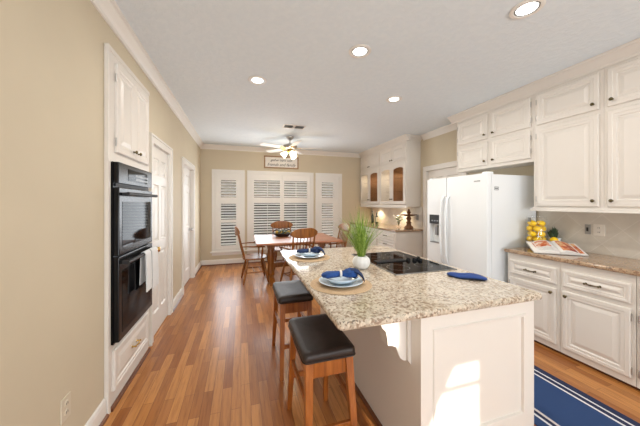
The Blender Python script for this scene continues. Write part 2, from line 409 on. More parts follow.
# baseboards, shoe mouldings, crown
def base_prof(): return [(0, 0), (.016, 0), (.016, .095), (.011, .115), (.004, .125), (0, .125)]
def baseboard(name, segs, mtx):
    mb = MB(mtx)
    for a, b in segs: mb.rings([[(a, y, z) for y, z in base_prof()], [(b, y, z) for y, z in base_prof()]])
    o = struct(mb.build(name, M['trimw'], keep=True))
    mb = MB(mtx)
    for a, b in segs: mb.rings([[(a, y, z) for y, z in [(.0165, 0), (.032, 0), (.029, .012), (.0165, .02)]], [(b, y, z) for y, z in [(.0165, 0), (.032, 0), (.029, .012), (.0165, .02)]]])
    mb.build('shoe_moulding', M['shoe'], o)
baseboard('baseboard_left', [(YN, OVY0 - .005), (D1[1] + .085, D2[0] - .085), (D2[1] + .085, YF)], LW(XL))
baseboard('baseboard_far', [(XL + .02, 2.72)], NW(YF))
CR = [(0, 0), (.012, 0), (.018, .02), (.035, .035), (.065, .075), (.08, .08), (.085, .098), (0, .098)]
def crown(name, a, b, mtx, z=2.641, prof=CR, mat=None):
    mb = MB(mtx); mb.rings([[(a, y, z + q) for y, q in prof], [(b, y, z + q) for y, q in prof]])
    return struct(mb.build(name, mat or M['trimw'], keep=True))
crown('trim_1', YN, YF, LW(XL)); crown('trim_2', XL, 3.08, NW(YF)); crown('trim_3', 3.13, 4.19, RW(XR))

# ------------------------------------------------------------------ far windows with plantation shutters
def shutter_window(n, x0, x1, panels, sections, z0=.30, z1=2.19):
    t = thing('window_%d' % n, ((x0 + x1) / 2, YF, z0)); struct(t)
    mb = MB(NW(YF)); W_ = .075
    mb.frame(x0, x1, z0, z1, 0, .022, W_); mb.frame(x0 + .012, x1 - .012, z0, z1 - .012, .022, .03, .02)
    mb.frame(x0 + W_ - .012, x1 - W_ + .012, z0 + W_ - .012, z1 - W_ + .012, .0, .034, .022)
    mb.build('casing', M['shut'], t)
    mb = MB(NW(YF)); mb.box(x0 - .03, x1 + .03, 0.0, .06, z0 - .015, z0 + .012, .004).box(x0, x1, 0, .018, z0 - .08, z0 - .016)
    mb.build('window_sill', M['shut'], t)
    mb = MB(NW(YF)); mb.box(x0 + W_, x1 - W_, -.10, -.095, z0 + W_, z1 - W_)
    mb.build('window_pane', M['winglass'], t)
    pa = x0 + W_ + .01; pe = x1 - W_ - .01; pz0, pz1 = z0 + W_ + .01, z1 - W_ - .01
    bounds = [pa] + [(p[1] + q[0]) / 2 for p, q in zip(panels, panels[1:])] + [pe]
    for i, (a, b) in enumerate(panels):
        L, R = bounds[i] + .0015, bounds[i + 1] - .0015
        mb = MB(NW(YF))
        mb.box(L, a, -.012, .018, pz0, pz1); mb.box(b, R, -.012, .018, pz0, pz1)
        zs = [pz0] + [q for s in sections for q in s] + [pz1]
        for k in range(0, len(zs), 2): mb.box(a, b, -.012, .018, zs[k], zs[k + 1])
        sh = mb.build('shutter_panel', M['shut'], t)
        mb = MB(NW(YF))
        for s0, s1 in sections:
            k = max(1, round((s1 - s0) / .062)); p = (s1 - s0) / k
            for j in range(k):
                zc = s0 + (j + .5) * p; an = math.radians(26)
                dy, dz = .031 * math.cos(an), .031 * math.sin(an)
                ty, tz = -.004 * math.sin(an), .004 * math.cos(an)
                q = [(-dy - ty, zc + dz - tz * .4), (0 - ty, zc - tz), (dy - ty, zc - dz - tz * .4), (dy + ty, zc - dz + tz * .4), (0 + ty, zc + tz), (-dy + ty, zc + dz + tz * .4)]
                mb.rings([[(a - .003, y + .003, z) for y, z in q], [(b + .003, y + .003, z) for y, z in q]])
        mb.build('louvers', M['shut'], sh)
        if len(panels) > 1:
            mb = MB(NW(YF)); 
            for s0, s1 in sections: mb.box((a + b) / 2 - .005, (a + b) / 2 + .005, .034, .044, s0 + .02, s1 - .02)
            mb.build('tilt_rod', M['shut'], sh)
shutter_window(1, -.635, .085, [(-.44, -.11)], [(.44, .965), (1.035, 1.40), (1.55, 1.95)])
shutter_window(2, .14, 1.765, [(.295, .917), (1.014, 1.60)], [(.44, 1.42), (1.545, 1.965)])
shutter_window(3, 1.82, 2.545, [(1.987, 2.30)], [(.44, .965), (1.035, 1.40), (1.55, 1.95)])

# ------------------------------------------------------------------ doors
def six_panel(n, y0, y1, mtx, zt, knob_y=None, recess=.03, casing=.085, knob='brass'):
    t = thing('door_%d' % n, tuple((mtx @ Vector(((y0 + y1) / 2, 0, 0))))); struct(t)
    mb = MB(mtx)
    mb.frame(y0 - casing, y1 + casing, -.2, zt + casing, 0, .018, casing, casing, .19)
    mb.frame(y0 - casing, y1 + casing, -.2, zt + casing, .018, .026, .022, .022, .19)
    mb.frame(y0 - .02, y1 + .02, -.2, zt + .02, -.11, .006, .022, .022, .19)
    bmesh.ops.bisect_plane(mb.bm, geom=mb.bm.verts[:] + mb.bm.edges[:] + mb.bm.faces[:], plane_co=(0, 0, .001), plane_no=(0, 0, 1), clear_inner=True)
    mb.build('door_casing', M['trimw'], t)
    a, b = y0 + .005, y1 - .005; y_ = -recess - .035
    mb = MB(mtx); w_ = b - a; st = w_ * .15; mid = (a + b) / 2; th = .035
    xs = [(a + st, mid - st * .42), (mid + st * .42, b - st)]; zs = [(.24, .88), (1.0, 1.62), (1.72, zt - .13)]
    mb.box(a, b, y_, y_ + .012, .012, zt - .004)
    for q0, q1 in ((a, xs[0][0]), (xs[0][1], xs[1][0]), (xs[1][1], b)): mb.box(q0, q1, y_ + .012, y_ + th, .012, zt - .004)
    cuts = [.012] + [z for s in zs for z in s] + [zt - .004]
    for q0, q1 in xs:
        for k in range(0, len(cuts), 2): mb.box(q0, q1, y_ + .012, y_ + th, cuts[k], cuts[k + 1])
        for z0, z1 in zs:
            mb.rings([[(q0 + i, y_ + h, z0 + i), (q1 - i, y_ + h, z0 + i), (q1 - i, y_ + h, z1 - i), (q0 + i, y_ + h, z1 - i)] for i, h in [(0, .012), (0, th), (.012, .022), (.02, .022), (.04, .031)]])
    leaf = mb.build('door_leaf', M['trimw'], t)
    if knob_y:
        mb = MB(mtx); yo = y_ + th
        mb.lathe([(.03, yo), (.03, yo + .006), (.012, yo + .012), (.010, yo + .03), (.022, yo + .036), (.029, yo + .05), (.024, yo + .062), (.01, yo + .066)], (knob_y, 0, .93), 16, 'y')
        mb.build('door_knob', M[knob], leaf, True)
    return t
six_panel(1, D1[0], D1[1], LW(XL), 2.035, D1[0] + .09, .012, knob='goldb')
six_panel(2, D2[0], D2[1], LW(XL), 2.045, D2[0] + .80, .05, knob='nickel')
six_panel(3, D3[0], D3[1], RW(XR), 2.035, None, .03)

# ------------------------------------------------------------------ cabinet fittings
def knob(parent, mtx, x, y, z, s=1.0):
    mb = MB(mtx); mb.lathe([(.009 * s, y), (.006 * s, y + .004), (.005 * s, y + .012), (.013 * s, y + .016), (.015 * s, y + .022), (.010 * s, y + .028), (.003, y + .029)], (x, 0, z), 12, 'y')
    return mb.build('knob', M['bronze'], parent, True)
def pull(parent, mtx, x, y, z, L=.10, mat='bronze'):
    mb = MB(mtx); h = L / 2
    for e in (-1, 1): mb.lathe([(.010, y), (.007, y + .004), (.006, y + .018), (.009, y + .026), (.004, y + .031)], (x + e * h, 0, z), 10, 'y')
    mb.tube([(x - h, y + .022, z), (x - h * .5, y + .027, z), (x - h * .15, y + .03, z), (x, y + .031, z), (x + h * .15, y + .03, z), (x + h * .5, y + .027, z), (x + h, y + .022, z)], [.004, .005, .006, .0075, .006, .005, .004], 8)
    return mb.build('handle', M[mat], parent, True)
def hinge(parent, mtx, x, y, z):
    mb = MB(mtx); mb.cyl((x, y, z - .022), (x, y, z + .022), .0045, n=8).ball((x, y, z + .025), .005, n=8).ball((x, y, z - .025), .005, n=8)
    return mb.build('hinge', M['nickel'], parent, True)

# ------------------------------------------------------------------ oven cabinet and double oven on the left wall
t = thing('oven_cabinet', (XL - .28, (OVY0 + OVY1) / 2, 0), 'tall white built-in cabinet around the black double oven', 'cabinet')
A = LW(XL); f = .022; o0, o1 = 2.085, 2.79; oz0, oz1 = .445, 1.705; yf = f
mb = MB(A)
mb.box(OVY0 + .002, o0, -.58, f, .09, 2.465); mb.box(o1, OVY1 - .002, -.58, f, .09, 2.465)
mb.box(o0, o1, -.58, f, .09, oz0); mb.box(o0, o1, -.58, f, oz1, 2.465)
mb.box(OVY0 + .002, OVY1 - .002, -.58, f - .004, 0.022, .09)
mb.box(OVY0 - .004, OVY1 + .0, f - .02, f + .006, 2.452, 2.485); mb.box(OVY0 - .004, OVY0 + .028, .001, f + .004, 0.0, 2.452)
mb.build('body', M['white'], t, bev=.002)
mb = MB(A); mb.box(OVY0 + .03, OVY1 - .002, f - .003, f + .016, 0, .022); mb.build('shoe_moulding', M['shoe'], t)
mid = (o0 + o1) / 2
dm = (2.14 + o1) / 2
for a, b, kx in ((2.14, dm - .002, dm - .045), (dm + .002, o1 - .002, dm + .045)):
    d = MB(A).panel(a, b, 1.775, 2.40, f, .02).build('door', M['white'], t)
    knob(d, A, kx, f + .02, 1.83)
    for z in (1.85, 2.3): hinge(d, A, a - .004 if kx < dm else b + .004, f + .012, z)
d = MB(A).panel(o0 + .015, o1 - .01, .125, .405, f, .02, .045).build('drawer', M['white'], t)
pull(d, A, mid, f + .02, .275, .095, 'goldb')

t = thing('double_oven', (XL - .2, mid, oz0), 'black double wall oven built into the tall white cabinet', 'oven')
a, b = o0 + .008, o1 + .0
mb = MB(A); mb.box(o0 + .004, o1 - .004, -.5, f + .002, oz0 + .004, oz1 - .004); mb.box(a, b, f + .002, f + .012, oz0, oz1); mb.build('body', M['blackp'], t)
mb = MB(A); mb.box(a, b, f + .012, f + .042, 1.56, oz1, .008); cp = mb.build('control_panel', M['blackp'], t)
mb = MB(A); mb.box(a + .16, b - .14, f + .042, f + .0435, 1.585, 1.675); dp = mb.build('display', M['blackg'], cp)
mb = MB(A)
for i in range(10):
    for j in range(2): mb.box(a + .30 + i * .028, a + .318 + i * .028, f + .0435, f + .0442, 1.598 + j * .03, 1.614 + j * .03)
mb.build('button', M['steel'], dp)
mb = MB(A); mb.box(a + .02, b - .02, f + .012, f + .02, 1.535, 1.558); mb.build('vent_slot', M['blackm'], t)
for z0, z1 in ((1.055, 1.53), (oz0 + .012, 1.045)):
    mb = MB(A); mb.box(a + .002, b - .002, f + .012, f + .045, z0, z1, .006); d = mb.build('oven_door', M['blackp'], t)
    mb = MB(A); mb.box(a + .05, b - .05, f + .045, f + .0465, z0 + .05, z1 - .1); mb.build('door_glass', M['blackg'], d)
    mb = MB(A); hz = z1 - .045
    mb.tube([(a + .03, f + .085, hz), (b - .03, f + .085, hz)], .013, 12)
    for q in (a + .06, b - .06): mb.box(q - .012, q + .012, f + .045, f + .085, hz - .01, hz + .01)
    mb.build('handle', M['blackm'], d, True)
def towel(y0, y1, zb, zb2, label, k):
    hz = 1.0; x0 = XL + f + .085; n = 14; mb = MB(); r = .0155
    prof = [(x0 - r - .006, zb2)] + [(x0 - r, hz - .02)] + [(x0 + (r) * math.cos(q), hz + r * math.sin(q)) for q in [PI - PI * i / 6 for i in range(7)]] + [(x0 + r + .001, hz - .03), (x0 + r + .004, (zb + hz) / 2), (x0 + r + .006, zb)]
    out = [(x + (.006 if z <= hz and x > x0 else (-.004 if z <= hz else 0)), z + (.006 if z > hz else 0)) for x, z in prof]
    loops = []
    for i in range(n + 1):
        y = y0 + (y1 - y0) * i / n; wv = .004 * math.sin(i * 1.35 + k)
        loop = []
        for j, (x, z) in enumerate(out): loop.append((x + max(0, wv) * max(0, min(1, (hz - z) / .2)) * (1 if x > x0 else 0), y, z))
        for j, (x, z) in reversed(list(enumerate(prof))): loop.append((x + max(0, wv) * max(0, min(1, (hz - z) / .2)) * (1 if x > x0 else 0), y, z))
        loops.append(loop)
    mb.rings(loops); return tag(mb.build('dish_towel', M['towel'], None, True), label, 'towel', 'towels on the oven handle')
towel(2.42, 2.545, .69, .75, 'white dish towel on the lower oven handle, nearer the camera', 0)
towel(2.565, 2.725, .67, .72, 'wider white dish towel on the lower oven handle, nearer the panelled door', 1)

# ------------------------------------------------------------------ right wall: base cabinets, worktop, wall cabinets
XB = 2.85; B = RW(XB); DB = XR - XB - .004
units = [(1.627, 2.115, 2.085, 1.652, 1), (1.142, 1.623, 1.60, 1.165, 0), (.64, 1.138, 1.118, .665, 1)]
labs = ['white base cabinet next to the refrigerator, its knob at the right', 'white base cabinet in the middle of the right run with door knob at left', 'white base cabinet at the right edge of the photo, cut off by the frame']
for (y0, y1, dy1, dy0, kr), lab in zip(units, labs):
    t = thing('base_cabinet', ((XB + XR) / 2, (y0 + y1) / 2, 0), lab, 'cabinet', 'base cabinets along the right wall')
    mb = MB(B); mb.box(y0, y1, -DB, 0, .03, .872); mb.box(y0, y1, -DB, -.06, 0, .03); mb.build('body', M['white'], t)
    mb = MB(B); mb.box(y0, y1, -.058, -.03, 0, .03); mb.build('toe_kick', M['shoe'], t)
    d = MB(B).panel(dy0, dy1, .652, .802, 0, .02, .035).build('drawer', M['white'], t); pull(d, B, (dy0 + dy1) / 2, .02, .728, .09)
    d = MB(B).panel(dy0, dy1, .085, .612, 0, .02, .055).build('door', M['white'], t); kx = dy0 + .032 if kr else dy1 - .032
    knob(d, B, kx, .02, .57)
    hx = dy1 + .005 if kr else dy0 - .005
    for z in (.14, .55): hinge(d, B, hx, .012, z)
def slab(name, x0, x1, y0, y1, z0, z1, mat, label, r=.012, cr=.0):
    mb = MB(); c = []
    for cx, cy, a0 in ((x1 - cr, y1 - cr, 0), (x0 + cr, y1 - cr, 90), (x0 + cr, y0 + cr, 180), (x1 - cr, y0 + cr, 270)):
        for k in range(5 if cr else 1):
            an = math.radians(a0 + 90 * k / 4); c.append((cx, cy, an))
    def L(i, z): return [(cx + (cr - i) * math.cos(an) if cr else cx - i * (1 if cx > (x0 + x1) / 2 else -1), cy + (cr - i) * math.sin(an) if cr else cy - i * (1 if cy > (y0 + y1) / 2 else -1), z) for cx, cy, an in c]
    h = z1 - z0
    mb.rings([L(r, z0), L(r * .3, z0 + r * .3), L(0, z0 + r), L(0, z1 - r), L(r * .3, z1 - r * .3), L(r, z1)])
    return tag(mb.build(name, mat, None, 15), label, 'worktop')
slab('granite_worktop', 2.815, XR - .002, .62, 2.13, .873, .912, M['granite2'], 'brown granite worktop on the base cabinets by the refrigerator', .012)

XU = 3.13; U = RW(XU); DU = XR - XU - .004
def wall_unit(y0, y1, doors, label, z0=1.37, rows=((1.385, 2.235), (2.275, 2.61)), rail=True, name='wall_cabinet', end=False, endlo=False):
    t = thing(name, ((XU + XR) / 2, (y0 + y1) / 2, z0), label, 'cabinet', 'white wall cabinets on the right wall')
    mb = MB(U); mb.box(y0, y1, -DU, 0, z0, 2.636); mb.build('body', M['white'], t)
    if rail:
        mb = MB(U); pr = [(-.02, 0), (.0, 0), (.006, -.012), (.03, -.022), (.034, -.036), (-.02, -.036)]
        ye = y1 + (.02 if end else 0)
        mb.rings([[(y0, y, z0 + q) for y, q in pr], [(ye, y, z0 + q) for y, q in pr]])
        mb.build('light_rail', M['white'], t)
    for a, b, kr in doors:
        for z0_, z1_ in rows:
            d = MB(U).panel(a, b, z0_, z1_, 0, .02, .06).build('door', M['white'], t)
            knob(d, U, a + .035 if kr else b - .035, .02, z0_ + .055)
            hx = b + .005 if kr else a - .005
            for z in (z0_ + .08, z1_ - .08): hinge(d, U, hx, .012, z)
    return t
wall_unit(1.452, 2.03, [(1.48, 1.995, 1)], 'white wall cabinet beside the refrigerator, its knobs at the right', end=True)
wall_unit(.87, 1.450, [(.895, 1.424, 0)], 'white wall cabinet cut off by the right edge of the photo')
wall_unit(2.032, 3.10, [(2.06, 2.535, 0), (2.585, 3.065, 1)], 'low white cabinet with four doors hung above the refrigerator', 1.885, ((1.925, 2.235), (2.275, 2.61)), False, 'wall_cabinet')
CR2 = [(-.02, 0), (.006, 0), (.012, .02), (.04, .045), (.075, .075), (.09, .08), (.095, .101), (-.02, .101)]
mb = MB(U); mb.rings([[(.87, y, 2.637 + q) for y, q in CR2], [(3.10 + .09, y, 2.637 + q) for y, q in CR2]]); struct(mb.build('trim_4', M['white'], keep=True))
mb = MB(); mb.box(XR - .012, XR - .001, .62, 2.155, .913, 1.37); struct(mb.build('tile_backsplash', M['tile'], keep=True))
def outlet(name, mtx, x, y, z, mat, label, wd=.07, h=.115, kind='outlet'):
    t = thing(name, tuple(mtx @ Vector((x, y, z - h / 2))), label, kind)
    MB(mtx).box(x - wd / 2, x + wd / 2, y, y + .006, z - h / 2, z + h / 2, .002).build('cover_plate', mat, t)
    for dz in (-.022, .022):
        mb = MB(mtx); mb.lathe([(.016, y + .006), (.016, y + .008), (.014, y + .009)], (x, 0, z + dz), 12, 'y'); s = mb.build('socket', mat, t)
        mb = MB(mtx); mb.box(x - .007, x - .004, y + .009, y + .0095, z + dz - .005, z + dz + .006); mb.box(x + .004, x + .007, y + .009, y + .0095, z + dz - .005, z + dz + .006); mb.build('slot', M['dark'], s)
    return t
outlet('wall_outlet', RW(XR - .012), 1.615, .0, 1.15, M['outw'], 'ivory wall outlet on the tile backsplash above the cookbook', .085)
t = thing('wall_switch', (XR - .018, 1.70, 1.10), 'small grey switch plate on the tile backsplash, left of the ivory outlet', 'switch')
MB(RW(XR - .012)).box(1.68, 1.725, 0, .006, 1.10, 1.20, .002).build('cover_plate', M['outg'], t)
MB(RW(XR - .012)).box(1.695, 1.710, .006, .012, 1.13, 1.17, .002).build('rocker', M['dark'], t)
outlet('wall_outlet', LW(XL), 1.655, 0, .36, M['plate'], 'beige wall outlet low on the left wall near the baseboard', .075, .12)

# ------------------------------------------------------------------ refrigerator
XFf = 2.61
t = thing('refrigerator', (2.97, 2.645, 0), 'white side-by-side refrigerator with a water dispenser in its left door', 'refrigerator')
R_ = RW(XFf); fy0, fy1, fs = 2.17, 3.12, 2.757
MB(R_).box(fy0 + .004, fy1 - .004, -.78, -.075, .03, 1.745, .006).build('body', M['fridge'], t)
MB(R_).box(fy0 + .02, fy1 - .02, -.72, -.09, 0, .03).build('base_grille', M['blackm'], t)
def fdoor(a, b, hole=None):
    mb = MB(R_)
    if hole:
        h0, h1, q0, q1 = hole
        wall_cells(mb, a, b, .06, 1.757, [hole], lambda c, d, e, g: mb.box(c, d, -.068, 0, e, g))
        mb.box(h0, h1, -.068, -.055, q0, q1)
        return mb.build('door', M['fridge'], t)
    mb.box(a, b, -.068, 0, .06, 1.757, .012); return mb.build('door', M['fridge'], t, True)
d1 = fdoor(fy0, fs - .004); d2 = fdoor(fs + .004, fy1, (2.88, 3.065, .86, 1.13))
for d, y in ((d1, fs - .045), (d2, fs + .045)):
    mb = MB(R_); zs = [.62, .66, .75, 1.1, 1.4, 1.5, 1.54]
    mb.tube([(y, .004, .60), (y, .035, .64), (y, .055, .75), (y, .062, 1.05), (y, .055, 1.36), (y, .035, 1.47), (y, .004, 1.51)], [.014, .016, .016, .016, .016, .016, .014], 10, .8)
    mb.build('handle', M['fridge'], d, True)
mb = MB(R_); mb.box(2.875, 3.07, .0005, .006, 1.13, 1.255, .002); dp = mb.build('dispenser_panel', M['blackm'], d2)
mb = MB(R_); mb.box(2.9, 2.93, .006, .0066, 1.165, 1.18); mb.box(2.95, 2.98, .006, .0066, 1.165, 1.18); mb.box(3.0, 3.03, .006, .0066, 1.165, 1.18); mb.build('button', M['steel'], dp)
mb = MB(R_); mb.box(2.955, 2.99, -.05, -.02, .97, 1.1); mb.build('dispenser_lever', M['steel'], d2)
mb = MB(R_); mb.box(2.885, 3.06, -.054, .004, .861, .872); mb.build('drip_tray', M['steel'], d2)
mb = MB(R_)
for i in range(7): mb.box(2.255 + i * .012, 2.263 + i * .012, .0002, .0015, 1.665 + (.002 if i % 2 else 0), 1.68)
mb.build('logo', M['steel'], d1)
mb = MB(); yy = fy0 + .004
mb.frame(2.725, 2.785, 1.565, 1.605, yy - .002, yy - .0002, .006); mb.box(2.735, 2.775, yy - .0025, yy - .0002, 1.578, 1.592)
mb.build('badge', M['steel'], t)
for y in (fy0 + .05, fy1 - .05): MB(R_).box(y - .03, y + .03, -.12, -.02, 1.745, 1.775, .006).build('hinge_cover', M['fridge'], t)

# ------------------------------------------------------------------ hutch on the right wall beyond the passage
XH = 3.09; Hh = RW(XH); DH = XR - XH - .004; hy = [4.28, 5.28, 6.285]
for i, lab in ((0, 'glass-front wall cabinet over the brown fountain, nearer the refrigerator'), (1, 'glass-front wall cabinet in the far corner beside the window wall')):
    y0, y1 = hy[i] + .001, hy[i + 1] - .001; ym = (y0 + y1) / 2
    t = thing('glass_front_cabinet', ((XH + XR) / 2, ym, 1.34), lab, 'cabinet', 'glass-front cabinets in the far right corner')
    mb = MB(Hh)
    mb.box(y0, y1, -DH, 0, 2.235, 2.636); mb.box(y0, y1, -DH, 0, 1.345, 1.385)
    for q in (y0, y1 - .03): mb.box(q, q + .03, -DH, 0, 1.385, 2.235)
    mb.box(ym - .015, ym + .015, -DH, 0, 1.385, 2.235); mb.box(y0 + .03, y1 - .03, -DH, -DH + .01, 1.385, 2.235)
    mb.build('body', M['white'], t)
    mb = MB(Hh); mb.box(y0 + .032, ym - .017, -DH + .011, -DH + .014, 1.386, 2.234); mb.build('wood_back', M['amberwood'], t)
    for z in (1.66, 1.94):
        MB(Hh).box(ym + .016, y1 - .031, -DH + .012, -.06, z, z + .006).build('shelf', M['glass'], t)
    for z in (1.66, 1.94):
        MB(Hh).box(y0 + .032, ym - .017, -DH + .015, -.06, z, z + .006).build('shelf', M['glass'], t)
    for a, b, near in ((y0 + .02, ym - .003, 1), (ym + .003, y1 - .02, 0)):
        d = MB(Hh).panel(a, b, 2.275, 2.60, 0, .02, .055).build('door', M['white'], t)
        knob(d, Hh, b - .03 if near else a + .03, .02, 2.325)
        mb = MB(Hh); mb.frame(a, b, 1.40, 2.23, 0, .02, .06)
        mb.frame(a + .045, b - .045, 1.445, 2.185, .02, .026, .012)
        arch = [(a + .055, 2.175), (b - .055, 2.175)] + [((a + b) / 2 + (b - a - .11) / 2 * math.cos(q), 2.10 + .05 * math.sin(q)) for q in [PI * k / 8 for k in range(9)]]
        mb.prism([(x, z) for x, z in arch], 'y', .002, .018)
        d = mb.build('glass_door', M['white'], t)
        MB(Hh).box(a + .055, b - .055, .006, .010, 1.455, 2.175).build('pane', M['amber'] if near else M['glass'], d)
        knob(d, Hh, b - .03 if near else a + .03, .02, 1.5)
    for yy in (y0 + .25, y1 - .25):
        mb = MB(); mb.lathe([(.035, 2.222), (.035, 2.235)], (XH + .16, yy, 0), 16); pk = mb.build('puck_light', M['puck'], t)
    MB().lathe([(.035, 1.333), (.035, 1.3449)], (XH + .17, ym, 0), 16).build('puck_light', M['puck'], t)
    for yy, z, e in ((y0 + .25, 2.20, .55), (y1 - .25, 2.20, .7), (ym, 1.32, 2.2)):
        l = bpy.data.lights.new('puck_lamp', 'SPOT'); l.energy = e * 6; l.color = (1, .82, .58); l.spot_size = math.radians(130); l.spot_blend = .6; l.shadow_soft_size = .03
        lo = bpy.data.objects.new('puck_lamp', l); COL.objects.link(lo); lo.parent = t; lo.location = Vector((XH + .17, yy, z)) - t.location
    mb = MB(Hh); mb.rings([[(y0, y, 1.345 + q) for y, q in [(-.02, 0), (0, 0), (.008, -.014), (.026, -.03), (-.02, -.03)]], [(y1, y, 1.345 + q) for y, q in [(-.02, 0), (0, 0), (.008, -.014), (.026, -.03), (-.02, -.03)]]]); mb.build('light_rail', M['white'], t)
mb = MB(Hh); mb.rings([[(4.281 - .095, y, 2.637 + q) for y, q in CR2], [(YF, y, 2.637 + q) for y, q in CR2]]); mb.m = NW(4.281); mb.rings([[(XH - .001, y, 2.637 + q) for y, q in CR2], [(XR - .002, y, 2.637 + q) for y, q in CR2]]); struct(mb.build('trim_5', M['white'], keep=True))
XHB = 2.81; HB = RW(XHB); DHB = XR - XHB - .004
hb = [4.22, 4.90, 5.58, 6.285]; lb = ['white drawer base cabinet below the brown fountain', 'white base cabinet under the white flowers in the far counter run', 'white base cabinet in the far corner by the window wall']
for i in range(3):
    y0, y1 = hb[i] + .001, hb[i + 1] - .001; ym = (y0 + y1) / 2
    t = thing('sideboard_cabinet', ((XHB + XR) / 2, ym, 0), lb[i], 'cabinet', 'base cabinets under the far counter')
    mb = MB(HB); mb.box(y0, y1, -DHB, 0, .09, .866); mb.box(y0, y1, -DHB, -.06, 0, .09); mb.build('body', M['white'], t)
    d = MB(HB).panel(y0 + .025, y1 - .025, .70, .83, 0, .02, .035).build('drawer', M['white'], t); pull(d, HB, ym, .02, .765, .09)
    for z0, z1 in (((.53, .67), (.33, .50), (.12, .30)) if i == 0 else ()):
        d = MB(HB).panel(y0 + .025, y1 - .025, z0, z1, 0, .02, .035).build('drawer', M['white'], t); pull(d, HB, ym, .02, (z0 + z1) / 2, .09)
    if i:
        for a, b, k in ((y0 + .025, ym - .003, 0), (ym + .003, y1 - .025, 1)):
            d = MB(HB).panel(a, b, .12, .67, 0, .02, .055).build('door', M['white'], t); knob(d, HB, a + .03 if k else b - .03, .02, .62)
slab('granite_worktop', 2.775, XR - .002, 4.19, 6.295, .867, .905, M['granite2'], 'brown granite worktop on the far counter under the glass-front cabinets', .012)
mb = MB(); mb.box(XR - .012, XR - .001, 4.22, 6.295, .906, 1.34); struct(mb.build('tile_backsplash', M['tile'], keep=True))
outlet('wall_outlet', RW(XR - .012), 4.36, 0, 1.13, M['outg'], 'grey wall outlet behind the far counter, right of the brown fountain')

# fountain ornament, bottles, candle, flowers on the far counter
zc = .9055
t = thing('fountain_ornament', (3.2, 4.36, zc), 'brown tiered fountain ornament on the far counter', 'ornament')
c = (3.2, 4.36, zc)
MB().lathe([(.085, 0), (.09, .02), (.075, .05), (.05, .065), (.04, .10), (.055, .125), (.03, .15)], c, 20).build('pedestal', M['rust'], t, True)
MB().lathe([(.028, .15), (.045, .19), (.05, .215), (.025, .25)], c, 20).build('stem', M['rust'], t, True)
MB().lathe([(.02, .24), (.07, .255), (.155, .275), (.16, .287), (.14, .285), (.05, .272), (.02, .28)], c, 24).build('basin', M['rust'], t, True)
MB().lathe([(.02, .28), (.035, .31), (.045, .335), (.02, .355), (.026, .372), (.004, .40)], c, 16).build('finial', M['rust'], t, True)
for (x, y, h, lab) in ((3.2, 5.62, .28, 'taller dark bottle on the far counter, left of the wall glow'), (3.22, 5.86, .30, 'dark bottle deepest in the corner of the far counter')):
    t = thing('wine_bottle', (x, y, zc), lab, 'bottle', 'dark bottles on the far counter')
    MB().lathe([(.036, 0), (.038, .01), (.038, h * .58), (.030, h * .66), (.014, h * .76), (.013, h * .97)], (x, y, zc), 16).build('glass_body', M['bottle'], t, True)
    MB().lathe([(.0145, h * .9), (.0145, h), (.013, h + .002)], (x, y, zc), 12).build('cap', M['blackm'], t, True)
t = thing('pillar_candle', (2.98, 5.22, zc), 'cream pillar candle on a dark holder on the far counter', 'candle')
MB().lathe([(.035, 0), (.035, .008), (.012, .02), (.012, .06), (.034, .075), (.036, .085)], (2.98, 5.22, zc), 16).build('holder', M['basket'], t, True)
MB().lathe([(.03, .085), (.03, .19), (.022, .193)], (2.98, 5.22, zc), 16).build('wax', M['wax'], t, True)
t = thing('flower_vase', (3.17, 4.66, zc), 'clear vase of small white flowers left of the brown fountain', 'vase')
MB().lathe([(.04, 0), (.045, .01), (.045, .11), (.05, .13), (.047, .13), (.042, .11), (.042, .012), (.01, .01)], (3.17, 4.66, zc), 20).build('vase_body', M['glass'], t, True)
mb = MB(); mb2 = MB(); rr = random.Random(3)
for i in range(22):
    a = rr.uniform(0, 2 * PI); r = rr.uniform(.03, .14); h = rr.uniform(.14, .26)
    p = (3.17 + r * math.cos(a), 4.66 + r * math.sin(a), zc + h)
    mb.tube([(3.17, 4.66, zc + .02), (3.17 + r * .3 * math.cos(a), 4.66 + r * .3 * math.sin(a), zc + h * .7), p], .002, 5)
    mb.ball(((p[0] + 3.17) / 2, (p[1] + 4.66) / 2, p[2] - .03), .02, .014, .008, 6)
    mb2.ball(p, .02, .02, .014, 7)
mb.build('stems', M['leafy'], t); mb2.build('blossoms', M['petal'], t, True)

# ------------------------------------------------------------------ island
IX0, IX1, IY0, IY1 = .85, 1.638, 1.062, 2.74
t = thing('kitchen_island', ((IX0 + IX1) / 2, (IY0 + IY1) / 2, 0), 'white kitchen island with a scrolled corbel under its overhanging top', 'island')
mb = MB(); mb.box(IX0, IX1, IY0 + .02, IY1, .0, .862); mb.build('body', M['white'], t)
I_ = NW(IY0 + .02)
mb = MB(I_); mb.rings([[(IX0 + i, h, 0.0 + j), (IX1 - i, h, 0.0 + j), (IX1 - i, h, .862 - k), (IX0 + i, h, .862 - k)] for i, j, k, h in
    [(0, 0, 0, .0), (0, 0, 0, .02), (.07, .20, .075, .02), (.075, .205, .08, .026), (.088, .218, .093, .024), (.092, .222, .097, .012)]])
mb.build('end_panel', M['white'], t)
mb = MB(); mb.box(IX0 - .018, IX0 - .001, IY0 - .018, IY1, 0, .022); mb.box(IX0, IX1, IY0 - .018, IY0 - .001, 0, .022); mb.build('shoe_moulding', M['shoe'], t)
s_, c_ = math.sin(YAW), math.cos(YAW)
CY_ = 1.15
def px2xz(u, v):
    q = (u - 320) / F_PX; d0 = s_ + q * c_; d1 = c_ - q * s_; k = CY_ / d1
    return (d0 * k, HCAM - (v - 203) / F_PX * k)
pp = [(377, 325.5), (382, 328), (386, 332), (387.5, 340), (388, 346), (392, 346), (396, 347.5), (398, 353), (400, 358), (403, 360.5), (406, 361)]
prof = [px2xz(*p) for p in pp]
prof = [(x, min(z, .8615)) for x, z in prof]
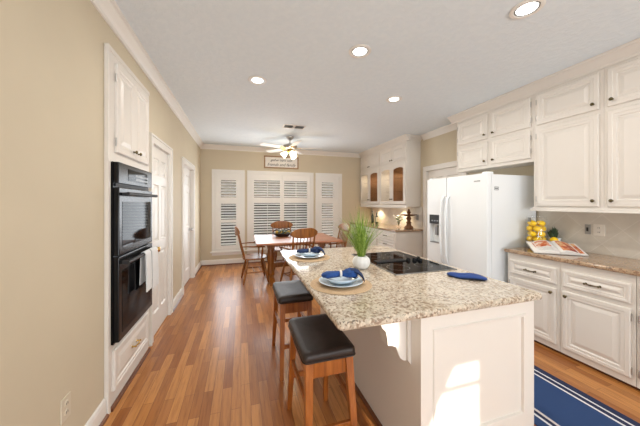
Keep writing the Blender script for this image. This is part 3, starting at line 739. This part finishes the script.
prof[0] = (prof[0][0], .8615)
mb = MB(); mb.prism(prof + [(IX0 - .02, prof[-1][1]), (IX0 - .02, .8615)], 'y', CY_, CY_ + .07); co = mb.build('corbel', M['white'], t, bev=.003)
mb = MB(); mb.prism([(IX0 - .001, .8615), (IX0 - .02, .8615), (IX0 - .02, .60), (IX0 - .001, .575)], 'y', CY_ - .012, CY_ + .082); mb.build('back_plate', M['white'], co)
TZ = .901
slab('granite_worktop', .402, 1.668, 1.025, 2.80, .8625, TZ, M['granite'], 'pale speckled granite worktop on the white island', .013, .03)

# cooktop
t = thing('cooktop', (1.335, 1.975, TZ), 'black glass downdraft cooktop set in the island worktop', 'cooktop')
MB().box(1.07, 1.60, 1.60, 2.36, TZ + .0003, TZ + .005, .002).build('glass_top', M['blackg'], t)
MB().frame(1.062, 1.608, 0, 0, 0, 0, 0) if False else None
mb = MB(); mb.box(1.062, 1.07, 1.592, 2.368, TZ + .0003, TZ + .0055); mb.box(1.60, 1.608, 1.592, 2.368, TZ + .0003, TZ + .0055); mb.box(1.07, 1.60, 1.592, 1.60, TZ + .0003, TZ + .0055); mb.box(1.07, 1.60, 2.36, 2.368, TZ + .0003, TZ + .0055); mb.build('rim', M['steel'], t)
mb = MB(); mb.box(1.12, 1.40, 1.945, 2.02, TZ + .005, TZ + .013, .002)
for i in range(12): mb.box(1.13 + i * .022, 1.14 + i * .022, 1.95, 2.015, TZ + .013, TZ + .016)
mb.build('downdraft_grille', M['blackm'], t)
for i, (x, y) in enumerate(((1.425, 1.95), (1.475, 1.93), (1.52, 1.91), (1.55, 1.97))):
    mb = MB(); mb.lathe([(.019, .005), (.02, .01), (.017, .022), (.008, .024)], (x, y, TZ), 14); mb.box(x - .004, x + .004, y - .016, y + .016, TZ + .022, TZ + .03)
    mb.build('knob', M['navyd'] if False else M['blackp'], t, True)
for y, r in ((1.78, .1), (1.78, .07), (2.2, .09), (2.2, .075)): pass
mb = MB()
for x, y, r in ((1.2, 1.77, .09), (1.44, 1.77, .07), (1.2, 2.19, .07), (1.44, 2.19, .09)): mb.lathe([(r, TZ + .0049), (r, TZ + .0052), (r - .003, TZ + .0052), (r - .003, TZ + .0049)], (x, y, 0), 28)
mb.build('burner_ring', M['steel'], t)

# place settings on the island
def place(cx, cy, rz, lab):
    where, nm = lab
    o = MB().lathe([(.192, 0), (.197, .002), (.192, .005), (.01, .005)], (cx, cy, TZ + .0004), 40).build('placemat', M['jute'], None, True)
    tag(o, 'round woven jute placemat on the island, ' + where, 'placemat', 'placemats on the island')
    z = TZ + .0058
    o = MB().lathe([(.075, 0), (.08, .002), (.10, .006), (.138, .019), (.141, .021), (.138, .023), (.10, .0105), (.07, .007), (.01, .007)], (cx, cy, z), 40).build('dinner_plate', M['porcelain'], None, True)
    tag(o, 'pale blue dinner plate on the jute placemat, ' + where, 'plate', 'dinner plates on the island')
    o = MB().lathe([(.045, .0075), (.05, .010), (.082, .022), (.106, .042), (.108, .046), (.105, .046), (.08, .026), (.045, .014), (.01, .013)], (cx, cy, z), 40).build('bowl', M['porcelain'], None, True)
    tag(o, 'pale blue bowl holding a blue napkin, ' + where, 'bowl', 'bowls on the island')
    # napkin drawn through a ring, lying across the bowl; built along local x then turned
    mt = Matrix.Translation((cx, cy, z + .041)) @ Matrix.Rotation(rz, 4, 'Z')
    t = thing('napkin', (cx, cy, z + .04), 'blue napkin in a white ring, ' + where, 'napkin', 'napkins on the island')
    mb = MB(mt); n = 16
    def lobe(st):
        loops = []
        for x, w2, h, zo, yo in st:
            loops.append([(x, yo + w2 * math.cos(q) * (1 + .10 * math.sin(5 * q + x * 40)), zo + h * math.sin(q) * (1 + .22 * math.cos(6 * q + x * 60))) for q in [2 * PI * k / n for k in range(n)]])
        mb.rings(loops)
    lobe([(-.125, .006, .003, .012, .0), (-.115, .03, .012, .012, .0), (-.09, .048, .018, .014, .0), (-.055, .045, .018, .016, 0), (-.03, .03, .017, .018, 0), (-.018, .019, .016, .019, 0), (.0, .018, .016, .02, 0), (.018, .022, .018, .021, 0), (.035, .042, .024, .024, 0), (.06, .055, .028, .026, .0), (.085, .05, .026, .024, 0), (.10, .03, .018, .018, 0), (.108, .006, .005, .012, 0)])
    cl = mb.build('cloth', M[nm], t, True)
    mb = MB(mt)
    lobe([(.06, .02, .012, .04, -.01), (.085, .034, .014, .042, -.012), (.11, .04, .014, .034, -.014), (.13, .038, .014, .014, -.016), (.142, .030, .012, -.006, -.018), (.148, .012, .008, -.02, -.02)])
    mb.build('fold', M['navyd'], t, True)
    mb = MB(mt); mb.lathe([(.021, -.007), (.0245, -.005), (.0245, .005), (.021, .007)], (.0, 0, .02), 20, 'x', (1.02, .95)); mb.build('napkin_ring', M['ring'], t, True)
place(.610, 1.525, -.25, ('at the nearer seat', 'navy'))
place(.625, 2.365, -.25, ('at the farther seat by the table', 'navyd'))

# vase of grass
vx, vy = .915, 1.85
t = thing('grass_planter', (vx, vy, TZ), 'round white vase of tall green grass on the island worktop', 'plant')
mb = MB(); n = 48; loops = []
for r, h in [(.035, 0), (.048, .003), (.062, .025), (.069, .05), (.064, .075), (.050, .092), (.040, .098), (.036, .096), (.036, .08)]:
    loops.append([(vx + r * (1 + (.018 if k % 4 < 2 else -.01) * (1 if .003 < h < .095 else 0)) * math.cos(2 * PI * k / n), vy + r * (1 + (.018 if k % 4 < 2 else -.01) * (1 if .003 < h < .095 else 0)) * math.sin(2 * PI * k / n), TZ + h + .0003) for k in range(n)])
mb.rings(loops); mb.build('vase_body', M['vase'], t, True)
mb = MB(); rr = random.Random(11)
for i in range(210):
    a = rr.uniform(0, 2 * PI); sp = rr.uniform(0, 1) ** .75 * .25; h = rr.uniform(.26, .45) - sp * .3; w2 = rr.uniform(.0022, .0038)
    b0 = (vx + .024 * math.cos(a) * rr.random(), vy + .024 * math.sin(a) * rr.random(), TZ + .085)
    px_, py_ = -math.sin(a) * w2, math.cos(a) * w2; prev = None
    loops = []
    for k in range(6):
        f_ = k / 5; rad = sp * f_ ** 1.4; z = b0[2] + h * (f_ - .10 * f_ ** 3 * (sp / .19)); ww = (1 - f_ ** 2.2) + .05
        cx, cy = b0[0] + rad * math.cos(a), b0[1] + rad * math.sin(a); th = .0005
        loops.append([(cx - px_ * ww, cy - py_ * ww, z), (cx + th * math.cos(a), cy + th * math.sin(a), z + th), (cx + px_ * ww, cy + py_ * ww, z), (cx - th * math.cos(a), cy - th * math.sin(a), z - th)])
    mb.rings(loops)
mb.build('grass_blades', M['blade'], t)
MB().lathe([(.034, .08), (.034, .086), (.01, .088)], (vx, vy, TZ), 16).build('soil', M['basket'], t)

# pot holder
t = thing('oven_mitt', (1.49, 1.385, TZ), 'folded blue quilted oven mitt lying on the island by the cooktop', 'oven mitt')
mt = Matrix.Translation((1.495, 1.40, TZ + .001)) @ Matrix.Rotation(math.radians(-47), 4, 'Z')
mb = MB(mt); out = []
for k in range(28):
    q = 2 * PI * k / 28; x = .125 * math.cos(q); y = .062 * math.sin(q); 
    if x < -.06: y *= .9; x = max(x, -.118)
    out.append((x, y))
def lp(s, z): return [(x * s - .0 , y * s, z + (.004 * math.sin(x * 30))) for x, y in out]
mb.rings([lp(.9, .004), lp(.98, .006), lp(1, .010), lp(.97, .016), lp(.88, .020), lp(.6, .024), lp(.2, .026)]); mm = mb.build('quilted_body', M['pot'], t, True)
mb = MB(mt); mb.tube([(x * 1.0, y * 1.0, .010 + .004 * math.sin(x * 30)) for x, y in out[2:-2]], .004, 6); mb.build('piping', M['navyd'], mm, True)

# ------------------------------------------------------------------ bar stools
t0 = thing('bar_stool', (0, 0, 0), 'backless wooden bar stool with dark leather seat, the nearer of the two at the island', 'stool', 'bar stools at the island')
zs = .588; hx, hyy = .135, .215
mb = MB(); loops = []
def rrect(hx, hy, r, z, sag=0, n=5):
    p = []
    for cx, cy, a0 in ((hx - r, hy - r, 0), (-hx + r, hy - r, 90), (-hx + r, -hy + r, 180), (hx - r, -hy + r, 270)):
        for k in range(n):
            q = math.radians(a0 + 90 * k / (n - 1)); x, y = cx + r * math.cos(q), cy + r * math.sin(q); p.append((x, y, z + sag * (y / hy) ** 2))
    return p
mb.rings([rrect(.138, .216, .02, zs), rrect(.146, .225, .025, zs + .008), rrect(.148, .227, .028, zs + .026, .004), rrect(.146, .225, .03, zs + .040, .006), rrect(.138, .217, .03, zs + .048, .008), rrect(.11, .185, .03, zs + .051, .008), rrect(.05, .1, .02, zs + .051, .003)])
seat = mb.build('seat', M['leather'], t0, True)
mb = MB(); mb.tube([(x, y, z) for x, y, z in rrect(.1475, .2265, .027, zs + .012)] + [rrect(.1475, .2265, .027, zs + .012)[0]], .0035, 6); mb.build('piping', M['leather'], seat, True)
def legp(sx, sy, z): k = (zs - z) / zs; return (sx * (.112 + .02 * k), sy * (.190 + .075 * k), z)
for sx in (-1, 1):
    for sy in (-1, 1):
        mb = MB(); L = []
        for z, wd in ((0, .015), (.3, .018), (zs - .001, .0215)):
            x, y, z = legp(sx, sy, z); L.append([(x - wd, y - wd, z), (x + wd, y - wd, z), (x + wd, y + wd, z), (x - wd, y + wd, z)])
        mb.rings(L); mb.build('leg', M['stoolw'], t0, bev=.002)
for sx in (-1, 1):
    x, y, z = legp(sx, 1, zs - .03); mb = MB(); mb.box(x - .009, x + .009, -y + .02, y - .02, zs - .086, zs - .002); mb.build('apron', M['stoolw'], t0)
    x, y, z = legp(sx, 1, .36); mb = MB(); mb.box(x - .009, x + .009, -y + .014, y - .014, .345, .375); mb.build('stretcher', M['stoolw'], t0, bev=.002)
for sy in (-1, 1):
    x, y, z = legp(1, sy, zs - .03); mb = MB(); mb.box(-x + .02, x - .02, y - .009, y + .009, zs - .086, zs - .002); mb.build('apron', M['stoolw'], t0)
    x, y, z = legp(1, sy, .25); mb = MB(); mb.box(-x + .014, x - .014, y - .009, y + .009, .23, .265); mb.build('stretcher', M['stoolw'], t0, bev=.002)
t0.location = (.45, 1.49, 0)
dup(t0, (.442, 2.315, 0), 0, 'backless wooden bar stool with dark leather seat, the farther one towards the dining table')

# ------------------------------------------------------------------ dining table and chairs
t = thing('dining_table', (1.01, 4.87, 0), 'oak trestle dining table in front of the shuttered windows', 'table')
def lpt(i, z): return [(1.0 + sx * (.76 - i), 4.90 + sy * (.60 - i), z) for sx, sy in ((-1, -1), (1, -1), (1, 1), (-1, 1))]
MB().rings([lpt(.02, .712), lpt(.004, .718), lpt(0, .728), lpt(.003, .742), lpt(.012, .748)]).build('tabletop', M['oaktop'], t)
mb = MB(); mb.frame(.34, 1.68, 0, 0, 0, 0, 0) if False else None
mb.box(.42, 1.58, 4.42, 4.445, .678, .711); mb.box(.42, 1.58, 5.355, 5.38, .678, .711); mb.box(.42, .445, 4.445, 5.355, .678, .711); mb.box(1.555, 1.58, 4.445, 5.355, .678, .711); mb.build('apron', M['oak'], t)
for x in (.52, 1.50):
    mb = MB(); mb.lathe([(.055, .06), (.075, .12), (.06, .2), (.05, .3), (.075, .42), (.06, .52), (.055, .60)], (x, 4.75, 0), 16); mb.box(x - .06, x + .06, 4.69, 4.81, .585, .711); mb.build('post', M['oak'], t, True)
    mb = MB(); mb.prism([(4.42, 0), (4.50, 0), (4.56, .04), (4.94, .04), (5.0, 0), (5.22, 0), (5.22, .045), (4.95, .10), (4.75, .125), (4.55, .10), (4.42, .05)], 'x', x - .045, x + .045); mb.build('foot', M['oak'], t, bev=.004)
mb = MB(); mb.box(.565, 1.455, 4.735, 4.765, .24, .33); mb.build('stretcher', M['oak'], t)

ch = thing('dining_chair', (0, 0, 0), 'oak spindle-back armchair at the left end of the table, seen from its side', 'chair', 'oak armchairs around the dining table')
mb = MB()  # chair faces +x ; seat 0.44 high
def seatl(s, z, d=0): return [((.21 if math.cos(q) > 0 else .22) * s * (abs(math.cos(q)) ** .6) * (1 if math.cos(q) > 0 else -1), .235 * s * (abs(math.sin(q)) ** .6) * (1 if math.sin(q) > 0 else -1), z) for q in [2 * PI * (k + .5) / 28 for k in range(28)]]
mb.rings([seatl(.9, .415), seatl(.98, .42), seatl(1, .432), seatl(.97, .443), seatl(.85, .44), seatl(.5, .43), seatl(.1, .428)]); mb.build('seat', M['oak'], ch, True)
for sx in (-1, 1):
    for sy in (-1, 1):
        mb = MB(); a = Vector((sx * .13, sy * .15, .42)); b = Vector((sx * .215, sy * .22, 0)); P = lambda k: a.lerp(b, k)
        mb.tube([P(k) for k in (0, .15, .3, .34, .38, .6, .75, .8, .85, 1)], [.014, .017, .02, .015, .02, .023, .018, .022, .017, .012], 10); mb.build('leg', M['oak'], ch, True)
for sy in (-1, 1): MB().tube([(-.168, sy * .185, .19), (0, sy * .185, .19), (.168, sy * .185, .19)], [.009, .014, .009], 8).build('stretcher', M['oak'], ch, True)
for sx in (-.02, .10): MB().tube([(sx, -.182, .19), (sx, 0, .19), (sx, .182, .19)], [.009, .013, .009], 8).build('stretcher', M['oak'], ch, True)
def bk(z): return -.19 - (z - .44) * .235
for sy in (-1, 1):
    MB().tube([(bk(.43), sy * .175, .43), (bk(.6), sy * .185, .6), (bk(.75), sy * .195, .75), (bk(.93), sy * .20, .93)], [.014, .019, .015, .013], 10).build('back_post', M['oak'], ch, True)
    MB().tube([(bk(.655), sy * .19, .655), (-.1, sy * .24, .66), (.06, sy * .255, .655), (.15, sy * .25, .645)], [.012, .019, .022, .02], 10, .6).build('arm', M['oak'], ch, True)
    MB().tube([(.10, sy * .2, .435), (.105, sy * .225, .54), (.11, sy * .25, .645)], [.012, .019, .012], 10).build('arm_support', M['oak'], ch, True)
for k in range(5):
    y = -.12 + .06 * k; MB().tube([(bk(.43), y * .95, .43), (bk(.6) - .005, y, .6), (bk(.88), y * 1.05, .88)], [.007, .011, .007], 8).build('spindle', M['oak'], ch, True)
mb = MB(); L = []
for k in range(17):
    y = -.25 + .5 * k / 16; e = 1 - abs(y / .25) ** 3.5; zt = .935 + .075 * max(.05, e); zb = .845 + .05 * (1 - e); x = bk(.93) - .05 * (1 - (y / .25) ** 2) + .02
    L.append([(x - .012, y, zb), (x + .012, y, zb), (x + .006, y, zt), (x - .018, y, zt)])
mb.rings(L); mb.build('crest_rail', M['oak'], ch, True, bev=.004)
ch.location = (.24, 4.86, 0); ch.rotation_euler = (0, 0, math.radians(4))
dup(ch, (.87, 5.50, 0), math.radians(-92), 'oak spindle-back armchair behind the table, facing the camera in front of the windows')
dup(ch, (.93, 4.40, 0), math.radians(104), 'oak spindle-back armchair on the near side of the table, its back to the island')
dup(ch, (1.70, 4.78, 0), math.radians(184), 'oak spindle-back armchair at the right end of the table, beside the tall grass')

# centrepiece
cx, cy, cz = .80, 5.17, .7483
t = thing('centrepiece_basket', (cx, cy, cz), 'low dark basket of greenery in the middle of the dining table', 'basket')
mb = MB(); mb.lathe([(.10, 0), (.13, .01), (.19, .055), (.205, .07), (.195, .07), (.12, .02), (.01, .015)], (cx, cy, cz), 24); mb.build('basket_body', M['basket'], t, True)
MB().tube([(cx - .2, cy, cz + .065), (cx - .15, cy, cz + .13), (cx, cy, cz + .17), (cx + .15, cy, cz + .13), (cx + .2, cy, cz + .065)], .008, 8).build('handle', M['basket'], t, True)
mb = MB(); rr = random.Random(5)
for i in range(40):
    a = rr.uniform(0, 2 * PI); r = rr.uniform(0, .16); mb.ball((cx + r * math.cos(a), cy + r * math.sin(a), cz + rr.uniform(.05, .12)), rr.uniform(.015, .035), rr.uniform(.015, .03), .014, 6)
mb.build('foliage', M['leaf'], t, True)
mb = MB()
for i in range(4): mb.ball((cx - .12 + .08 * i, cy - .08 + .02 * (i % 2), cz + .09), .032, n=10)
mb.build('fruit', plain('ochre_gourd', rgb(200, 165, 70), .5), t, True)

# ------------------------------------------------------------------ ceiling: recessed lights, vent, fan
for (x, y), lab in zip(((1.85, 1.243), (.987, 2.022), (.169, 2.823), (1.856, 2.828)), ('large round recessed ceiling light at the top right of the photo', 'round recessed ceiling light in the middle of the ceiling', 'round recessed ceiling light nearest the left wall', 'round recessed ceiling light in front of the wall cabinets')):
    t = thing('recessed_light', (x, y, ZC - .012), lab, 'ceiling light', 'recessed ceiling lights')
    MB().lathe([(.098, ZC - .001), (.098, ZC - .006), (.09, ZC - .012), (.074, ZC - .010), (.07, ZC - .003), (.07, ZC - .001)], (x, y, 0), 32).build('trim_ring', M['trimw'], t, True)
    MB().lathe([(.0705, ZC - .001), (.0705, ZC - .0075), (.062, ZC - .0075), (.062, ZC - .001)], (x, y, 0), 32).build('baffle', M['steel'], t, True)
    MB().lathe([(.0615, ZC - .001), (.058, ZC - .007), (.03, ZC - .010), (.005, ZC - .011)], (x, y, 0), 24).build('lamp_lens', M['lens'], t, True)
    l = bpy.data.lights.new('recessed_lamp', 'AREA'); l.shape = 'DISK'; l.size = .12; l.energy = 10; l.color = (1, .96, .90)
    lo = bpy.data.objects.new('recessed_lamp', l); COL.objects.link(lo); lo.parent = t; lo.location = (0, 0, -.03)
t = thing('ceiling_vent', (.874, 4.353, ZC - .012), 'white rectangular air vent in the ceiling above the fan', 'vent')
MB(Matrix.Translation((.874, 4.353, 0))).box(-.19, .19, -.10, -.08, ZC - .010, ZC - .001).box(-.19, .19, .08, .10, ZC - .010, ZC - .001).box(-.19, -.17, -.08, .08, ZC - .010, ZC - .001).box(.17, .19, -.08, .08, ZC - .010, ZC - .001).box(-.02, .02, -.08, .08, ZC - .010, ZC - .001).build('frame', M['trimw'], t)
MB(Matrix.Translation((.874, 4.353, 0))).box(-.169, .169, -.079, .079, ZC - .003, ZC - .001).build('duct_opening', M['steel'], t)
for k in range(5):
    MB(Matrix.Translation((.874, 4.353 - .06 + .03 * k, ZC - .008)) @ Matrix.Rotation(.5, 4, 'X')).box(-.169, .169, -.008, .008, -.001, .001).build('louver', M['outg'], t)

fx, fy = .936, 5.07
t = thing('ceiling_fan', (fx, fy, 2.35), 'white ceiling fan with brass trim and lit frosted shades', 'ceiling fan')
MB().lathe([(.075, ZC - .001), (.075, ZC - .015), (.06, ZC - .04), (.025, ZC - .065), (.014, ZC - .07)], (fx, fy, 0), 24).build('canopy', M['nickel'], t, True)
MB().cyl((fx, fy, 2.58), (fx, fy, 2.675), .012).build('downrod', M['nickel'], t, True)
MB().lathe([(.02, 2.60), (.06, 2.595), (.125, 2.58), (.14, 2.56), (.135, 2.53), (.10, 2.505), (.07, 2.495), (.03, 2.49)], (fx, fy, 0), 28).build('motor_housing', M['nickel'], t, True)
for k in range(5):
    a = math.radians(10 + 72 * k - 25); mt = Matrix.Translation((fx, fy, 2.515)) @ Matrix.Rotation(a, 4, 'Z') @ Matrix.Rotation(math.radians(11), 4, 'X')
    mb = MB(mt); L = []
    for x, wd in ((.17, .045), (.20, .055), (.35, .062), (.55, .066), (.61, .06), (.63, .045)): L.append([(x, -wd, -.004), (x, wd, -.004), (x, wd, .003), (x, -wd, .003)])
    mb.rings(L); bl = mb.build('blade', M['trimw'], t)
    mb = MB(mt); mb.prism([(.08, -.012), (.16, -.035), (.22, -.035), (.22, .035), (.16, .035), (.08, .012)], 'z', -.010, -.0045); mb.build('blade_bracket', M['goldb'], bl)
MB().lathe([(.05, 2.489), (.055, 2.47), (.06, 2.445), (.04, 2.42), (.015, 2.405)], (fx, fy, 0), 20).build('light_kit', M['goldb'], t, True)
for k in range(3):
    a = math.radians(-75 + 120 * k); mt = Matrix.Translation((fx + .06 * math.cos(a), fy + .06 * math.sin(a), 2.44)) @ Matrix.Rotation(a, 4, 'Z') @ Matrix.Rotation(math.radians(-48), 4, 'Y') @ Matrix.Rotation(PI, 4, 'X')
    mb = MB(mt); mb.lathe([(.018, 0), (.03, .02), (.048, .05), (.055, .085), (.066, .12), (.063, .12), (.05, .085), (.042, .05), (.01, .02)], (0, 0, 0), 20); sh = mb.build('lamp_shade', M['bulb'], t, True)
    mb = MB(mt); mb.cyl((0, 0, -.02), (0, 0, .012), .019); mb.build('lamp_socket', M['goldb'], sh, True)
l = bpy.data.lights.new('fan_lamp', 'POINT'); l.energy = 9; l.color = (1, .84, .6); l.shadow_soft_size = .12
lo = bpy.data.objects.new('fan_lamp', l); COL.objects.link(lo); lo.parent = t; lo.location = (0, 0, -.08)

# sign above the middle window
t = thing('wall_sign', (.95, YF - .02, 2.265), 'wood-framed white sign with grey lettering above the middle window', 'sign')
sx0, sx1, sz0, sz1 = .53, 1.375, 2.265, 2.565
MB(NW(YF)).frame(sx0, sx1, sz0, sz1, .001, .028, .028).build('frame', M['framew'], t)
MB(NW(YF)).box(sx0 + .028, sx1 - .028, .002, .014, sz0 + .028, sz1 - .028).build('board', M['board'], t)
def text(body, x, z, size, parent, y):
    cu = bpy.data.curves.new('lettering', 'FONT'); cu.body = body; cu.size = size; cu.align_x = 'CENTER'; cu.extrude = .001; cu.shear = .35; cu.offset = .0012
    tmp = bpy.data.objects.new('tmp', cu); COL.objects.link(tmp)
    bpy.context.view_layer.update()
    me = bpy.data.meshes.new_from_object(tmp.evaluated_get(bpy.context.evaluated_depsgraph_get())); bpy.data.objects.remove(tmp)
    me.transform(Matrix.Translation(Vector((x, y, z)) - parent.location) @ Matrix.Rotation(PI / 2, 4, 'X'))
    me.materials.clear(); me.materials.append(M['ink'])
    o = bpy.data.objects.new('lettering', me); COL.objects.link(o); o.parent = parent
text('gather here with', .95, 2.44, .078, t, YF - .0152); text('friends and family', .95, 2.325, .098, t, YF - .0152)

# ------------------------------------------------------------------ rug runner
mb = MB(); mb.box(1.80, 2.44, .62, 2.35, .0005, .009, .002); tag(mb.build('rug_runner', M['rug']), 'navy blue runner rug with white border stripes beside the island', 'rug')

# ------------------------------------------------------------------ right counter: lemon jar, plant, cookbook
jz = .9125; jx, jy = 3.175, 2.035
t = thing('glass_jar', (jx, jy, jz), 'tall clear glass jar filled with lemons beside the refrigerator', 'jar')
MB().lathe([(.08, 0), (.093, .004), (.097, .02), (.097, .315), (.088, .335), (.086, .345), (.083, .345), (.0845, .332), (.0935, .313), (.0935, .022), (.088, .008), (.01, .006)], (jx, jy, jz), 32).build('jar_body', M['glass'], t, True)
MB().lathe([(.087, .346), (.09, .352), (.087, .363), (.04, .372), (.015, .375), (.018, .39), (.006, .395)], (jx, jy, jz), 28).build('lid', M['glass'], t, True)
mb = MB(); mb.box(jx - .12, jx - .099, jy - .012, jy + .012, jz + .30, jz + .345, .003); mb.build('clasp', M['steel'], t)
lem = None; LP = []
for L_ in range(5):
    for k in range(4): LP.append((jx + .056 * math.cos(PI / 2 * k + L_ * PI / 4), jy + .056 * math.sin(PI / 2 * k + L_ * PI / 4), jz + .042 + L_ * .0595, PI / 2 * k + L_ * PI / 4 + PI / 2))
lab = {}
for i, (x, y, z, a) in enumerate(LP + [(3.245, 1.905, jz + .106, -.7)]):
    if lem is None:
        mb = MB(); mb.lathe([(.002, -.041), (.006, -.038), (.014, -.032), (.026, -.019), (.0325, 0), (.026, .019), (.014, .032), (.006, .038), (.002, .041)], (0, 0, 0), 16, 'x')
        lem = mb.build('lemon', M['lemon'], None, True, keep=True); o = lem
    else:
        o = lem.copy(); COL.objects.link(o)
    o.location = (x, y, z); o.rotation_euler = (0, 0, a)
    if i == len(LP): tag(o, 'single lemon on the white footed dish beside the small dark plant', 'lemon')
    else: tag(o, 'yellow lemon inside the tall glass jar', 'lemon', 'lemons in the glass jar')
if 'group' in o: del o['group']
px_, py_ = 3.34, 1.965
t = thing('succulent_pot', (px_, py_, jz), 'small dark succulent in a white pot behind the cookbook', 'plant')
MB().lathe([(.045, 0), (.05, .004), (.062, .11), (.065, .12), (.06, .12), (.05, .105), (.01, .10)], (px_, py_, jz), 24).build('pot', M['vase'], t, True)
mb = MB(); rr = random.Random(9)
for i in range(60):
    a = rr.uniform(0, 2 * PI); r = rr.uniform(.01, .062); h = .235 - r * .7 + rr.uniform(-.02, .02)
    mb.tube([(px_ + .2 * r * math.cos(a), py_ + .2 * r * math.sin(a), jz + .105), (px_ + .6 * r * math.cos(a), py_ + .6 * r * math.sin(a), jz + h * .75), (px_ + r * math.cos(a), py_ + r * math.sin(a), jz + h)], [.004, .008, .001], 5)
mb.build('leaves', M['leaf'], t, True)
tag(MB().lathe([(.035, 0), (.036, .004), (.014, .012), (.012, .05), (.025, .06), (.042, .07), (.045, .08), (.042, .079), (.025, .0735), (.01, .073)], (3.245, 1.905, jz), 24).build('footed_dish', M['vase'], None, True), 'small white footed dish under a lemon between jar and plant', 'dish')
# open cookbook : spine along local y, pages either side
bx, by = 3.075, 1.80
rz = math.atan2(-.285, .34)
flat = Matrix.Translation((bx, by, jz + .0005)) @ Matrix.Rotation(rz, 4, 'Z')
BT = math.radians(17)
mb = MB(flat); L = lambda x: [(x, -.12, 0), (x, .125, 0), (x, .125, .245 * math.tan(BT)), (x, -.12, .0005)]
mb.rings([L(-.12), L(.12)]); tag(mb.build('book_stand', M['basket']), 'low dark wedge stand holding up the open cookbook', 'book stand')
mt = flat @ Matrix.Translation((0, -.12, .0042)) @ Matrix.Rotation(BT, 4, 'X') @ Matrix.Translation((0, .12, 0))
t = thing('cookbook', (bx, by, jz), 'open cookbook with food photos lying on the right granite worktop', 'book')
BW, BD = .205, .125
MB(mt).box(-BW - .006, BW + .006, -BD - .005, BD + .005, 0, .003).build('cover', M['outg'], t)
def pagez(x): q = abs(x) / BW; return .006 + .030 * math.sin(min(1, q * 1.25 + .10) * PI) ** .8 * (1 - .45 * q) + .004
for s, ph in ((-1, 'photo1'), (1, 'photo2')):
    mb = MB(mt); L = []
    for k in range(11):
        x = s * (.002 + (BW - .002) * k / 10); z = pagez(x); L.append([(x, -BD, .0032), (x, BD, .0032), (x, BD, z), (x, -BD, z)])
    mb.rings(L); pg = mb.build('pages', M['paper'], t, True)
    mb = MB(mt); L = []
    for k in range(9):
        x = s * ((.03 if s > 0 else .035) + ((.16 if s > 0 else .13)) * k / 8); z = pagez(x) + .0006; y0, y1 = (-.10, .115) if s > 0 else (-.02, .11)
        L.append([(x, y0, z - .0002), (x, y1, z - .0002), (x, y1, z + .0004), (x, y0, z + .0004)])
    mb.rings(L); mb.build('printed_photo', M[ph], pg)
    if s < 0:
        mb = MB(mt)
        for r in range(6):
            L = []
            for k in range(5):
                x = s * (.04 + (.12 - .02 * (r % 3)) * k / 4); z = pagez(x) + .0006; y0 = -.04 - .012 * r; L.append([(x, y0, z), (x, y0 + .003, z), (x, y0 + .003, z + .0003), (x, y0, z + .0003)])
            mb.rings(L)
        mb.build('text_block', M['outg'], pg)
